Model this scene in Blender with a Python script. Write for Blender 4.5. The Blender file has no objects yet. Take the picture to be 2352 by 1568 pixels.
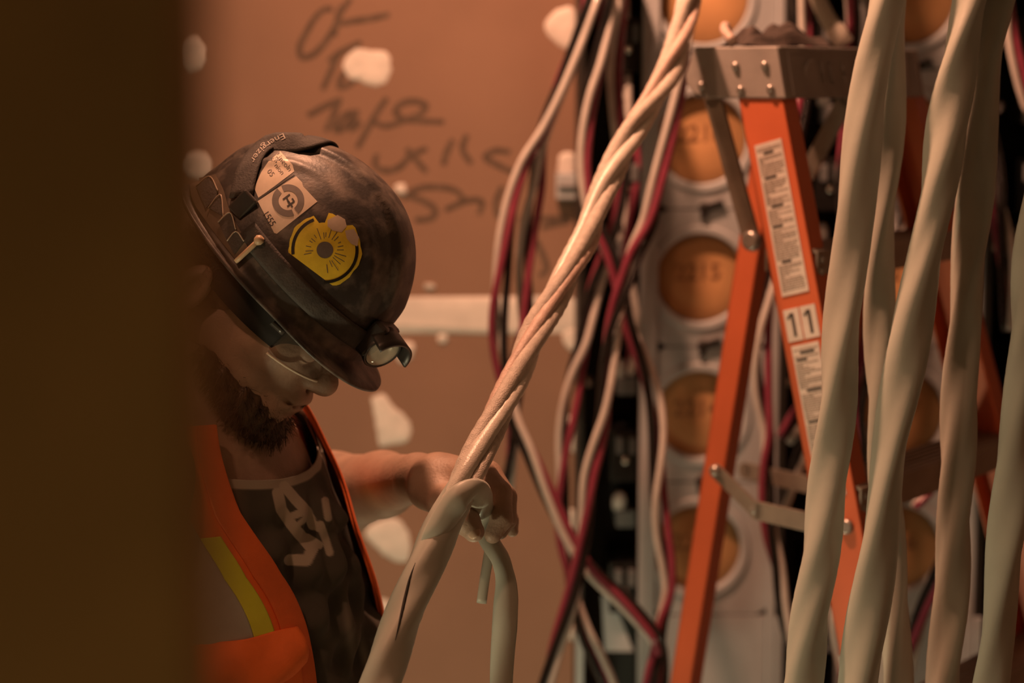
import bpy, bmesh, math, random
import numpy as np
from mathutils import Vector, Matrix
from mathutils.bvhtree import BVHTree

random.seed(7); rng = np.random.default_rng(7)
scene = bpy.context.scene
COL = scene.collection

# ---------------------------------------------------------------- camera
PITCH = math.radians(7.5)
CAM = np.array([0.0, 0.0, 1.65])
FPX = 2352 * 70 / 36.0
cam_data = bpy.data.cameras.new('camera'); cam = bpy.data.objects.new('camera', cam_data); COL.objects.link(cam)
cam.location = CAM; cam.rotation_euler = (math.pi / 2 - PITCH, 0, 0)
cam_data.lens = 70; cam_data.sensor_width = 36; cam_data.clip_start = 0.05
cam_data.dof.use_dof = True; cam_data.dof.focus_distance = 2.16; cam_data.dof.aperture_fstop = 2.5
scene.camera = cam

# ---------------------------------------------------------------- light
world = bpy.data.worlds.new('room_ambient'); scene.world = world; world.use_nodes = True
world.node_tree.nodes['Background'].inputs[0].default_value = (1.0, 0.62, 0.36, 1)
world.node_tree.nodes['Background'].inputs[1].default_value = 0.016
def lamp(name, loc, power, col, radius):
    d = bpy.data.lights.new(name, 'POINT'); d.energy = power; d.color = col; d.shadow_soft_size = radius
    o = bpy.data.objects.new(name, d); COL.objects.link(o); o.location = loc; return o
def flood(name, loc, target, power, col, radius, cone):
    d = bpy.data.lights.new(name, 'SPOT'); d.energy = power; d.color = col; d.shadow_soft_size = radius; d.spot_size = math.radians(cone); d.spot_blend = 1.0
    o = bpy.data.objects.new(name, d); COL.objects.link(o); o.location = loc; o.rotation_euler = (Vector(target) - Vector(loc)).to_track_quat('-Z', 'Y').to_euler(); return o
flood('work_flood_light', (-0.27, 2.60, 2.80), (0.50, 2.84, 1.20), 205, (1.0, 0.445, 0.245), 0.045, 124)
lamp('ceiling_bulb_front', (-0.90, 1.30, 2.84), 27, (1.0, 0.46, 0.25), 0.05)
lamp('work_light_left', (-0.84, 1.55, 0.32), 32, (1.0, 0.84, 0.50), 0.05)
lamp('work_light_behind', (-0.10, 2.56, 0.28), 5.5, (1.0, 0.95, 0.58), 0.05)
lamp('post_fill_light', (-0.42, 0.20, 0.80), 4.2, (1.0, 0.74, 0.26), 0.03)  # added fill that brightens the post's lower face; no torch stands here
vs = scene.view_settings
scene.display_settings.display_device = 'sRGB'
vs.view_transform = 'Standard'; vs.look = 'None'; vs.exposure = -0.28; vs.gamma = 1.0; vs.use_curve_mapping = False

# ---------------------------------------------------------------- projection helpers (pixel of the 2352x1568 frame + distance -> place)
FW = np.array([0, math.cos(PITCH), -math.sin(PITCH)]); UP = np.array([0, math.sin(PITCH), math.cos(PITCH)]); RT = np.array([1.0, 0, 0])
def ray(px, py): return FW + RT * ((px - 1176) / FPX) + UP * ((784 - py) / FPX)
def P(px, py, d): return CAM + d * ray(px, py)
def PW(px, py, Y):
    r = ray(px, py); return CAM + r * (Y / r[1])
def XatY(px, Y, py=784): return PW(px, py, Y)[0]

# ---------------------------------------------------------------- materials
MATS = {}
def mat(name, col, rough=0.6, metal=0.0, var=0.12, scale=30.0, bump=0.0, bscale=None, spec=0.5, col2=None, sss=0.0, coat=0.0, mix=(0.35, 0.65), emis=None):
    if name in MATS: return MATS[name]
    m = bpy.data.materials.new(name); m.use_nodes = True; nt = m.node_tree; b = nt.nodes['Principled BSDF']
    tc = nt.nodes.new('ShaderNodeTexCoord')
    nz = nt.nodes.new('ShaderNodeTexNoise'); nz.inputs['Scale'].default_value = scale; nz.inputs['Detail'].default_value = 6
    nt.links.new(tc.outputs['Object'], nz.inputs['Vector'])
    cr = nt.nodes.new('ShaderNodeValToRGB'); cr.color_ramp.elements[0].position = mix[0]; cr.color_ramp.elements[1].position = mix[1]
    c2 = col2 if col2 else tuple(min(1, c * (1 + var)) for c in col); c1 = col if col2 else tuple(c * (1 - var) for c in col)
    cr.color_ramp.elements[0].color = (*c1, 1); cr.color_ramp.elements[1].color = (*c2, 1)
    nt.links.new(nz.outputs['Fac'], cr.inputs['Fac']); nt.links.new(cr.outputs['Color'], b.inputs['Base Color'])
    b.inputs['Roughness'].default_value = rough; b.inputs['Metallic'].default_value = metal
    b.inputs['Specular IOR Level'].default_value = spec
    if sss: b.inputs['Subsurface Weight'].default_value = sss; b.inputs['Subsurface Radius'].default_value = (0.012, 0.004, 0.002)
    if coat: b.inputs['Coat Weight'].default_value = coat; b.inputs['Coat Roughness'].default_value = 0.15
    if bump:
        n2 = nt.nodes.new('ShaderNodeTexNoise'); n2.inputs['Scale'].default_value = bscale or scale * 4; n2.inputs['Detail'].default_value = 5
        nt.links.new(tc.outputs['Object'], n2.inputs['Vector'])
        bp = nt.nodes.new('ShaderNodeBump'); bp.inputs['Strength'].default_value = bump; bp.inputs['Distance'].default_value = 0.002
        nt.links.new(n2.outputs['Fac'], bp.inputs['Height']); nt.links.new(bp.outputs['Normal'], b.inputs['Normal'])
    MATS[name] = m; return m
def glass_mat(name, col, alpha, rough=0.05):
    m = bpy.data.materials.new(name); m.use_nodes = True; nt = m.node_tree; b = nt.nodes['Principled BSDF']
    tr = nt.nodes.new('ShaderNodeBsdfTransparent'); mx = nt.nodes.new('ShaderNodeMixShader'); mx.inputs[0].default_value = alpha
    b.inputs['Base Color'].default_value = (*col, 1); b.inputs['Roughness'].default_value = rough
    out = nt.nodes['Material Output']
    nt.links.new(tr.outputs[0], mx.inputs[1]); nt.links.new(b.outputs[0], mx.inputs[2]); nt.links.new(mx.outputs[0], out.inputs[0])
    MATS[name] = m; return m

# ---------------------------------------------------------------- mesh helpers
def catmull(pts, step):          # centripetal spline through the points
    pts = [np.asarray(p, float) for p in pts]
    ext = [2 * pts[0] - pts[1]] + pts + [2 * pts[-1] - pts[-2]]
    out = []
    for i in range(1, len(ext) - 2):
        p0, p1, p2, p3 = ext[i - 1:i + 3]; n = max(2, int(np.linalg.norm(p2 - p1) / step))
        t0 = 0.0; t1 = t0 + math.sqrt(np.linalg.norm(p1 - p0) + 1e-9); t2 = t1 + math.sqrt(np.linalg.norm(p2 - p1) + 1e-9); t3 = t2 + math.sqrt(np.linalg.norm(p3 - p2) + 1e-9)
        for k in range(n):
            t = t1 + (t2 - t1) * k / n
            a1 = (t1 - t) / (t1 - t0) * p0 + (t - t0) / (t1 - t0) * p1; a2 = (t2 - t) / (t2 - t1) * p1 + (t - t1) / (t2 - t1) * p2; a3 = (t3 - t) / (t3 - t2) * p2 + (t - t2) / (t3 - t2) * p3
            b1 = (t2 - t) / (t2 - t0) * a1 + (t - t0) / (t2 - t0) * a2; b2 = (t3 - t) / (t3 - t1) * a2 + (t - t1) / (t3 - t1) * a3
            out.append((t2 - t) / (t2 - t1) * b1 + (t - t1) / (t2 - t1) * b2)
    out.append(pts[-1]); return np.array(out)
def frames(path, ref=None, fixed=False):
    T = np.gradient(path, axis=0); T /= np.linalg.norm(T, axis=1)[:, None] + 1e-12
    n = np.array(ref if ref is not None else ([0, -1, 0] if abs(T[0][1]) < 0.9 else [1, 0, 0]), float)
    N = []
    n0 = n.copy()
    for t in T:
        if fixed: n = n0
        n = n - t * n.dot(t); n /= np.linalg.norm(n) + 1e-12; N.append(n.copy())
    N = np.array(N); return T, N, np.cross(T, N)
class MB:
    def __init__(s): s.v = []; s.f = []; s.sm = []
    def add(s, verts, faces, smooth=False):
        o = len(s.v); s.v.extend([tuple(map(float, p)) for p in verts]); s.f.extend([tuple(i + o for i in f) for f in faces]); s.sm.extend([smooth] * len(faces)); return s
    def box(s, c, ax, ay, az):      # centre + three half-extent vectors
        c, ax, ay, az = map(lambda q: np.asarray(q, float), (c, ax, ay, az))
        vs_ = [c + i * ax + j * ay + k * az for i in (-1, 1) for j in (-1, 1) for k in (-1, 1)]
        fs = [(0, 1, 3, 2), (4, 6, 7, 5), (0, 4, 5, 1), (2, 3, 7, 6), (0, 2, 6, 4), (1, 5, 7, 3)]
        if np.dot(np.cross(ax, ay), az) < 0: fs = [f[::-1] for f in fs]
        return s.add(vs_, fs)
    def abox(s, x0, x1, y0, y1, z0, z1):
        return s.box(((x0 + x1) / 2, (y0 + y1) / 2, (z0 + z1) / 2), ((x1 - x0) / 2, 0, 0), (0, (y1 - y0) / 2, 0), (0, 0, (z1 - z0) / 2))
    def sweep(s, path, section, cap=True, smooth=True, ref=None, closed=True, fixed=False):
        # section: array (n,2) or function(i, u)->array
        T, N, B = frames(path, ref, fixed); m = len(path); rows = []
        for i in range(m):
            sec = section(i, i / (m - 1)) if callable(section) else section
            rows.append([path[i] + N[i] * a + B[i] * b for a, b in sec])
        k = len(rows[0]); vs_ = [p for r in rows for p in r]; fs = []
        for i in range(m - 1):
            for j in range(k if closed else k - 1):
                j2 = (j + 1) % k; fs.append((i * k + j, (i + 1) * k + j, (i + 1) * k + j2, i * k + j2))
        s.add(vs_, fs, smooth)
        if cap and closed:
            o = len(s.v) - len(vs_)
            s.f.append(tuple(o + j for j in range(k))); s.sm.append(False)
            s.f.append(tuple(o + (m - 1) * k + j for j in range(k))[::-1]); s.sm.append(False)
        return s
    def tube(s, path, r, sides=10, cap=True, ref=None):
        a = np.linspace(0, 2 * math.pi, sides, endpoint=False); cs = np.stack([np.cos(a), np.sin(a)], 1)
        f = (lambda i, u: cs * (r(i, u) if callable(r) else r))
        return s.sweep(np.asarray(path, float), f, cap, True, ref)
    def lathe(s, c, axis, prof, sides=24, u=None):      # prof: [(radius, height)...]
        c = np.asarray(c, float); axis = np.asarray(axis, float); axis = axis / np.linalg.norm(axis)
        u = np.cross(axis, [0.31, 0.22, 0.93]) if u is None else np.asarray(u, float); u = u - axis * u.dot(axis); u /= np.linalg.norm(u); w = np.cross(axis, u)
        vs_ = []; k = sides
        for r, h in prof:
            for j in range(k):
                t = 2 * math.pi * j / k; vs_.append(c + axis * h + (u * math.cos(t) + w * math.sin(t)) * r)
        fs = []
        for i in range(len(prof) - 1):
            for j in range(k): fs.append((i * k + j, i * k + (j + 1) % k, (i + 1) * k + (j + 1) % k, (i + 1) * k + j))
        s.add(vs_, fs, True); o = len(s.v) - len(vs_)
        s.f.append(tuple(o + j for j in range(k))[::-1]); s.sm.append(False)
        s.f.append(tuple(o + (len(prof) - 1) * k + j for j in range(k))); s.sm.append(False)
        return s
    def grid(s, Pts, smooth=True, mask=None, wrap=False):   # Pts (m,n,3)
        m, n = Pts.shape[:2]; fs = []
        for i in range(m - 1):
            for j in range(n if wrap else n - 1):
                if mask is None or mask[i, j]: fs.append((i * n + j, i * n + (j + 1) % n, (i + 1) * n + (j + 1) % n, (i + 1) * n + j))
        return s.add(Pts.reshape(-1, 3), fs, smooth)
    def mesh(s, name):
        me = bpy.data.meshes.new(name); me.from_pydata(s.v, [], s.f); me.polygons.foreach_set('use_smooth', s.sm); me.update(); return me
    def build(s, name, m, parent=None, bevel=0.0, origin=None, fix=True):
        me = s.mesh(name)
        if fix:
            bm = bmesh.new(); bm.from_mesh(me); bmesh.ops.recalc_face_normals(bm, faces=bm.faces); bm.to_mesh(me); bm.free()
        me.materials.append(MATS[m] if isinstance(m, str) else m)
        return link(name, me, parent, bevel, origin)
def link(name, me, parent=None, bevel=0.0, origin=None):
    o = bpy.data.objects.new(name, me); COL.objects.link(o)
    if parent is not None:
        o.parent = parent; bpy.context.view_layer.update() if False else None
        o.matrix_parent_inverse = WM(parent).inverted()
    if bevel:
        b = o.modifiers.new('bevel', 'BEVEL'); b.width = bevel; b.segments = 2; b.limit_method = 'ANGLE'
    if origin is not None and parent is None:
        off = Vector(origin); me.transform(Matrix.Translation(-off)); o.location = off
    return o
def WM(o):
    m = Matrix.LocRotScale(o.location, o.rotation_euler, o.scale)
    return (WM(o.parent) @ o.matrix_parent_inverse @ m) if o.parent else m
def tag(o, label=None, cat=None, group=None, kind=None):
    if label: o['label'] = label
    if cat: o['category'] = cat
    if group: o['group'] = group
    if kind: o['kind'] = kind
    return o
def empty(name, loc, label=None, cat=None, group=None, kind=None):
    o = bpy.data.objects.new(name, None); COL.objects.link(o); o.location = tuple(loc); o.empty_display_size = 0.05
    return tag(o, label, cat, group, kind)
def text_mesh(s, size=1.0, bold=0.0):
    c = bpy.data.curves.new('lettering', 'FONT'); c.body = s; c.size = size; c.align_x = 'CENTER'; c.align_y = 'CENTER'; c.offset = bold; c.resolution_u = 3
    o = bpy.data.objects.new('lettering', c); COL.objects.link(o)
    bpy.context.view_layer.update()
    me = bpy.data.meshes.new_from_object(o.evaluated_get(bpy.context.evaluated_depsgraph_get()))
    v = np.array([q.co[:] for q in me.vertices]); f = [tuple(p.vertices) for p in me.polygons]
    bpy.data.objects.remove(o); bpy.data.curves.remove(c); bpy.data.meshes.remove(me)
    return v, f
def text_on(s, origin, ex, ey, size, bold=0.0, lift=None):
    v, f = text_mesh(s, size, bold); ex, ey, origin = map(np.asarray, (ex, ey, origin))
    b = MB(); b.add([origin + ex * p[0] + ey * p[1] for p in v], f); return b

# ---------------------------------------------------------------- material palette
mat('drywall_paper', (0.265, 0.160, 0.113), 0.85, var=0.05, scale=6, bump=0.05, bscale=300)
mat('joint_compound', (0.74, 0.70, 0.67), 0.8, var=0.10, scale=14, bump=0.4, bscale=60)
mat('marker_ink', (0.105, 0.07, 0.05), 0.7, var=0.25, scale=60)
mat('plain_wall', (0.34, 0.23, 0.16), 0.9, var=0.05, scale=5)
mat('concrete', (0.30, 0.28, 0.25), 0.9, var=0.2, scale=8, bump=0.3)
mat('ceiling_paint', (0.22, 0.18, 0.14), 0.9, var=0.08, scale=5)
mat('post_wood', (0.62, 0.34, 0.15), 0.75, var=0.15, scale=9)
mat('grey_enamel', (0.45, 0.49, 0.53), 0.45, var=0.06, scale=12, bump=0.04, bscale=500)
mat('grey_enamel_dark', (0.16, 0.17, 0.18), 0.5, var=0.1, scale=12)
mat('gutter_shadow_dark', (0.020, 0.018, 0.016), 0.55, var=0.3, scale=15)  # shadow inside the open gutter is put into this near-black colour
mat('breaker_black', (0.012, 0.012, 0.012), 0.35, var=0.2, scale=40)
mat('screw_steel', (0.65, 0.62, 0.58), 0.22, 1.0, var=0.1, scale=80)
mat('cardboard', (0.46, 0.255, 0.11), 0.85, var=0.12, scale=10, bump=0.2, bscale=90)
mat('cardboard_ink', (0.27, 0.135, 0.06), 0.8)
mat('latch_black', (0.015, 0.013, 0.012), 0.5)
mat('wire_white', (0.62, 0.60, 0.58), 0.17, var=0.06, scale=40, spec=0.6)
mat('wire_black', (0.014, 0.014, 0.015), 0.2, var=0.2, scale=40, spec=0.5)
mat('wire_red', (0.24, 0.045, 0.08), 0.2, var=0.1, scale=40, spec=0.5)
mat('jacket_beige', (0.48, 0.50, 0.45), 0.42, var=0.05, scale=18, bump=0.08, bscale=120)
mat('jacket_inside', (0.34, 0.32, 0.26), 0.6, var=0.08, scale=30)
mat('strand_cloth', (0.58, 0.52, 0.46), 0.45, var=0.12, scale=120, bump=0.6, bscale=700)
mat('strand_pale', (0.66, 0.62, 0.56), 0.32, var=0.08, scale=60, bump=0.25, bscale=500)
mat('strand_pink', (0.60, 0.45, 0.39), 0.35, var=0.12, scale=90, bump=0.5, bscale=600)
mat('slit_dark', (0.02, 0.018, 0.015), 0.6)
mat('ladder_orange', (0.60, 0.145, 0.06), 0.42, var=0.06, scale=10, bump=0.05, bscale=200)
mat('ladder_metal', (0.34, 0.30, 0.26), 0.38, 0.55, var=0.12, scale=25, bump=0.1, bscale=150)
mat('ladder_cap', (0.36, 0.34, 0.33), 0.5, 0.15, var=0.10, scale=20, bump=0.1, bscale=150)
mat('rivet_metal', (0.42, 0.40, 0.38), 0.3, 0.7)
mat('sticker_white', (0.66, 0.62, 0.58), 0.5, var=0.06, scale=50)
mat('sticker_ink', (0.05, 0.045, 0.04), 0.6)
mat('sticker_ink_pale', (0.26, 0.22, 0.19), 0.6)
mat('rag_cloth', (0.06, 0.045, 0.04), 0.9, var=0.3, scale=40, bump=0.5)
# ================================================================= the room
WY = 3.40
def plane_box(name, x0, x1, y0, y1, z0, z1, m):
    o = MB().abox(x0, x1, y0, y1, z0, z1).build(name, m); o['kind'] = 'structure'; return o
plane_box('floor', -2.2, 2.4, -0.6, WY + 0.1, -0.1, 0.0, 'concrete')
plane_box('ceiling', -2.2, 2.4, -0.6, WY + 0.1, 2.95, 3.05, 'ceiling_paint')
plane_box('wall_left', -2.3, -2.2, -0.6, WY + 0.1, 0, 2.95, 'plain_wall')
plane_box('wall_right', 2.4, 2.5, -0.6, WY + 0.1, 0, 2.95, 'plain_wall')
wall = plane_box('wall_back', -2.2, 2.4, WY + 0.0127, WY + 0.1, 0, 2.95, 'plain_wall')
JZ = PW(1130, 724, WY)[2]                       # height of the taped joint between boards
for (x0, x1, z0, z1) in ((-2.2, 0.18, JZ + .0015, 2.43), (0.183, 2.4, JZ + .0015, 2.43), (-2.2, 0.18, 0.01, JZ - .0015), (0.183, 2.4, 0.01, JZ - .0015), (-2.2, 2.4, 2.433, 2.95)):
    MB().abox(x0, x1, WY, WY + 0.0127, z0, z1).build('drywall_board', 'drywall_paper', wall)
def blob(poly, name='compound_patch', thick=0.0035, smoothsteps=2, jitter=5):
    pts = np.array([PW(x, y, WY)[[0, 2]] for x, y in poly])
    for _ in range(smoothsteps):                 # corner cutting
        q = np.roll(pts, -1, 0); pts = np.stack([0.75 * pts + 0.25 * q, 0.25 * pts + 0.75 * q], 1).reshape(-1, 2)
    pts = pts + rng.normal(0, 0.0012 * jitter / 5, pts.shape)
    c = pts.mean(0); n = len(pts); v = []
    for k, (s, h) in enumerate(((1.0, -0.0002), (0.93, 0.45), (0.75, 0.85), (0.4, 1.0))):
        for p in pts:
            q = c + (p - c) * s; v.append((q[0], WY - thick * h * (1 + 0.25 * rng.normal() * (k > 0)) , q[1]))
    v.append((c[0], WY - thick, c[1])); f = []
    for k in range(3):
        for j in range(n): f.append((k * n + j, k * n + (j + 1) % n, (k + 1) * n + (j + 1) % n, (k + 1) * n + j))
    for j in range(n): f.append((3 * n + j, 3 * n + (j + 1) % n, 4 * n))
    b = MB(); b.add(v, f, True); return b.build(name, 'joint_compound', wall)
PATCHES = [[(782, 150), (812, 108), (862, 118), (893, 113), (904, 168), (872, 203), (835, 190), (800, 182)],
  [(410, 85), (452, 82), (470, 118), (462, 160), (410, 168)], [(410, 350), (470, 345), (486, 385), (470, 410), (410, 410)],
  [(1243, 62), (1275, 22), (1322, 8), (1325, 112), (1290, 112)], [(1280, 350), (1322, 345), (1322, 412), (1282, 410)],
  [(848, 915), (882, 898), (905, 938), (948, 972), (940, 1016), (905, 1018), (868, 1030), (862, 970)],
  [(828, 1216), (900, 1182), (936, 1206), (946, 1292), (905, 1290), (862, 1262)],
  [(836, 1405), (882, 1366), (908, 1400), (906, 1440), (945, 1468), (936, 1500), (918, 1514), (850, 1516)],
  [(1300, 950), (1340, 950), (1340, 1045), (1303, 1040)], [(1296, 1172), (1332, 1168), (1336, 1250), (1300, 1240)], [(1298, 1440), (1330, 1436), (1332, 1475), (1304, 1470)],
  [(905, 786), (950, 782), (955, 800), (940, 832), (915, 836)], [(1003, 768), (1030, 768), (1030, 788), (1006, 790)], [(975, 650), (1000, 650), (1000, 664), (976, 664)],
  [(905, 425), (932, 420), (936, 445), (912, 448)], [(1280, 762), (1338, 745), (1338, 800), (1312, 815)]]
for p in PATCHES: blob(p)
tp = [(-1600, 688), (380, 686), (700, 684), (930, 682), (1130, 680), (1360, 681), (1360, 765), (1250, 764), (1130, 768), (1000, 764), (860, 768), (380, 768), (-1600, 767)]
blob(tp, 'joint_tape', 0.003, 1, 2)
def strokes(groups, dx, dy, sc):
    for g in groups:
        b = MB()
        for st in g:
            pts = catmull([PW(dx + x / sc, dy + y / sc, WY - 0.0004) for x, y in st], 0.006)
            T = np.gradient(pts, axis=0); T /= np.linalg.norm(T, axis=1)[:, None] + 1e-9
            S = np.cross(T, [0, 1, 0]); n = len(pts); w = 0.0052 * (0.75 + 0.3 * np.sin(np.linspace(0.4, 2.8, n)))
            L = pts + S * w[:, None]; R = pts - S * w[:, None]
            # a thin film of ink with its own thickness
            q = np.stack([L, pts + np.array([0, -0.0003, 0]), R], 1); b.grid(q)
        b.build('marker_stroke', 'marker_ink', wall, fix=False)
strokes([
 [[(195, 48), (150, 50), (105, 90), (55, 170), (18, 255), (28, 302), (85, 292), (145, 235), (195, 160), (235, 70), (290, -10)], [(240, 30), (218, 110), (203, 192)], [(215, 128), (300, 112), (400, 98), (495, 75)]],
 [[(170, 325), (240, 275), (345, 222)], [(225, 285), (185, 375), (140, 475)], [(300, 350), (240, 410), (228, 462), (290, 440), (335, 390)]],
 [[(62, 612), (150, 565), (242, 522)], [(228, 535), (200, 605), (158, 695)], [(335, 592), (265, 605), (205, 690), (245, 685), (318, 605), (290, 690), (345, 645)],
  [(482, 518), (435, 585), (375, 690), (325, 785)], [(405, 640), (470, 668), (550, 645), (655, 605), (690, 560), (620, 535), (548, 555), (525, 592), (565, 628), (650, 640), (785, 645)]],
 [[(430, 815), (418, 875), (480, 905), (555, 880), (605, 825), (695, 785)], [(585, 785), (640, 850), (692, 912)], [(832, 738), (800, 800), (780, 875)], [(905, 712), (882, 790), (930, 868)], [(1135, 805), (1055, 798), (1000, 830), (1065, 872), (1155, 915)]],
 [[(560, 1055), (640, 1002), (745, 990), (850, 1012), (893, 1062)], [(630, 1165), (715, 1155), (742, 1120), (690, 1072), (585, 1035)], [(790, 1112), (850, 1085), (905, 1062), (985, 1068), (968, 1135)], [(1092, 985), (1058, 1080), (1072, 1155)], [(1180, 1165), (1300, 1158), (1445, 1165), (1300, 1205)], [(1270, 1270), (1320, 1380), (1328, 1430), (1290, 1460)]],
], 680, 0, 2.306)

# ---------------------------------------------------------------- blurred post close to the lens
pe = P(500, 784, 0.60)
post = MB().abox(pe[0] - 0.30, pe[0], pe[1] - 0.038, pe[1], 0.0, 2.949).build('timber_post', 'post_wood', None, 0.004, origin=(pe[0] - 0.15, pe[1] - 0.02, 0))
tag(post, 'out-of-focus dark brown timber post close by, covering the whole left edge', 'post')

# ================================================================= meter cabinets on the back wall
FY = 3.215                                       # front face of the covers
rowz = [PW(1610, y, FY)[2] for y in (-5, 310, 627, 945, 1260)]
dz = (rowz[0] - rowz[4]) / 4
PER = XatY(1945, FY) - XatY(1480, FY)
def plate_with_hole(b, x0, x1, z0, z1, cx, cz, r, y0, y1, n=48):
    # front face ring between a circle and a rectangle, with rim wall going back
    ang = np.linspace(0, 2 * math.pi, n, endpoint=False) + math.pi / n
    rect = []
    for a in ang:
        c, s = math.cos(a), math.sin(a)
        t = min(((x1 - cx) / c) if c > 1e-9 else ((x0 - cx) / c) if c < -1e-9 else 9e9, ((z1 - cz) / s) if s > 1e-9 else ((z0 - cz) / s) if s < -1e-9 else 9e9)
        rect.append((cx + c * t, cz + s * t))
    rings = [[(x, y1, z) for x, z in rect], [(x, y0, z) for x, z in rect], [(cx + math.cos(a) * r * 1.22, y0, cz + math.sin(a) * r * 1.22) for a in ang],
             [(cx + math.cos(a) * r * 1.17, y0 - 0.004, cz + math.sin(a) * r * 1.17) for a in ang],
             [(cx + math.cos(a) * r * 1.04, y0 - 0.004, cz + math.sin(a) * r * 1.04) for a in ang], [(cx + math.cos(a) * r, y0 + 0.001, cz + math.sin(a) * r) for a in ang], [(cx + math.cos(a) * r, y0 + 0.03, cz + math.sin(a) * r) for a in ang]]
    v = [p for q in rings for p in q]; f = []
    for k in range(6):
        for j in range(n): f.append((k * n + j, k * n + (j + 1) % n, (k + 1) * n + (j + 1) % n, (k + 1) * n + j))
    b.add(v, f, False)
LAB = ['grey meter cabinet with round cardboard covers behind the twisted cable and near ladder leg', 'grey meter cabinet behind the hanging beige cables and the ladder steps', 'dark meter cabinet at the far right edge behind the wires']
NUMS = ['2216', '2215', '2214', '2213']
for u in range(3):
    ox = u * PER
    gx0, gx1 = XatY(1327, FY) + ox, XatY(1470, FY) + ox; cx0, cx1 = gx1, XatY(1788, FY) + ox; ccx = XatY(1608, FY) + ox
    zt, zb = rowz[0] + dz * 1.6, rowz[4] - dz * 2.6
    cab = empty('meter_cabinet', ((gx0 + cx1) / 2, WY, 0.0), LAB[u], 'cabinet', 'meter cabinets on the back wall')
    b = MB(); b.abox(gx0, cx1, WY - 0.014, WY - 0.006, zb, zt); b.abox(gx0, gx0 + 0.004, FY - 0.004, WY - 0.012, zb, zt); b.abox(cx0 + 0.006, cx0 + 0.010, FY + 0.01, WY - 0.012, zb, zt); b.abox(cx1 - 0.004, cx1, FY + 0.004, WY - 0.012, zb, zt); b.abox(gx0, gx0 + 0.010, FY - 0.006, FY - 0.002, zb, zt)
    b.build('gutter_box', 'gutter_shadow_dark', cab)
    MB().abox(cx0, cx0 + 0.028, FY - 0.010, FY + 0.01, zb, zt).build('edge_channel', 'grey_enamel', cab, 0.003)
    MB().abox(cx1 - 0.012, cx1 + 0.002, FY - 0.006, FY + 0.012, zb, zt).build('edge_channel', 'grey_enamel', cab, 0.003)
    for i in range(-1, 5):
        cz = rowz[0] - dz * i; b = MB()
        plate_with_hole(b, cx0 + 0.029, cx1 - 0.013, cz - dz / 2 + 0.0012, cz + dz / 2 - 0.0012, ccx, cz, 0.0715, FY, FY + 0.006)
        cov = b.build('meter_cover', 'grey_enamel', cab)
        b = MB(); b.lathe((ccx, FY + 0.014, cz), (0, -1, 0), [(0.0705, -0.004), (0.0705, 0), (0.069, 0.0012), (0.05, 0.0022), (0.0, 0.003)], 40); b.build('cardboard_disc', 'cardboard', cov)
        if u < 2 and 0 <= i - 0 < 5 and i >= 1:
            tb = text_on(NUMS[i - 1] if u == 0 else str(2219 - i + 1), (ccx - 0.004, FY + 0.0105, cz + 0.008), (1, 0, 0.03), (0.02, 0, 1), 0.038, 0.0006); tb.build('pencilled_number', 'cardboard_ink', cov)
        # black hasp above the disc at the cover's seam
        lz = cz + dz / 2 + 0.004; lx = PW(1634, 470, FY)[0] + ox
        b = MB(); b.box((lx, FY - 0.004, lz + 0.002), (0.0185, 0, 0.006), (0, 0.005, 0), (-0.0014, 0, 0.0042)); b.box((lx - 0.012, FY - 0.003, lz - 0.010), (0.0048, 0, 0.001), (0, 0.005, 0), (0.0006, 0, 0.010)); b.lathe((lx - 0.011, FY, lz - 0.002), (0, -1, 0), [(0.0095, -0.002), (0.0095, 0.006), (0.007, 0.008)], 14)
        b.build('hasp', 'latch_black', cov, 0.001)
        # breaker beside the cover inside the gutter
        sz = PW(1440, 1057, FY)[2] + (rowz[3] - rowz[0]) + 0 - dz * (i - 0) + dz * 3 - (rowz[3] - rowz[0]) - 0 if False else cz - (rowz[3] - PW(1440, 1057, FY)[2])
        bx0, bx1 = gx1 - 0.046, gx1 - 0.001
        br = MB().abox(bx0, bx1, FY + 0.03, WY - 0.012, sz - 0.036, sz + 0.050).build('breaker', 'breaker_black', cab, 0.002)
        for k in (0, 1):
            xx = bx0 + 0.009 + 0.022 * k; MB().abox(xx, xx + 0.012, FY + 0.018, FY + 0.031, sz + 0.012, sz + 0.040).build('toggle', 'grey_enamel_dark', br, 0.002)
        MB().lathe((bx0 + 0.026, FY + 0.030, sz), (0, -1, 0), [(0.0075, -0.002), (0.0075, 0.002), (0.006, 0.0045), (0.002, 0.0055)], 16).build('terminal_screw', 'screw_steel', br)
        MB().abox(bx0 + 0.012, bx1, FY + 0.05, WY - 0.012, sz + 0.105, sz + 0.135).build('connector_block', 'grey_enamel_dark', cab, 0.003)
        MB().lathe((bx0 + 0.018, FY + 0.062, sz + 0.148), (0.1, -0.25, 1), [(0.009, -0.016), (0.012, -0.008), (0.012, 0.006), (0.006, 0.017)], 14).build('wire_nut', 'wire_white', cab)
        if i % 1 == 0:
            q = PW(1344, 872, FY)[2] - rowz[3]
            MB().lathe((gx0 + 0.016, FY + 0.02, cz + q), (-0.15, -1, 0.15), [(0.011, -0.012), (0.011, 0.0), (0.0065, 0.001), (0.0065, 0.004), (0.002, 0.006)], 16).build('stud_bolt', 'screw_steel', cab)
    ls = rowz[4] - dz / 2 - 0.0012
    MB().abox(cx0 + 0.029, cx1 - 0.013, FY - 0.001, FY + 0.006, zb, ls).build('lower_cover', 'grey_enamel', cab, 0.001)
    b = MB(); z1, z0 = ls + 0.02, ls - 0.073; xa, xb = gx1 - 0.062, gx1 - 0.008
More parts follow.
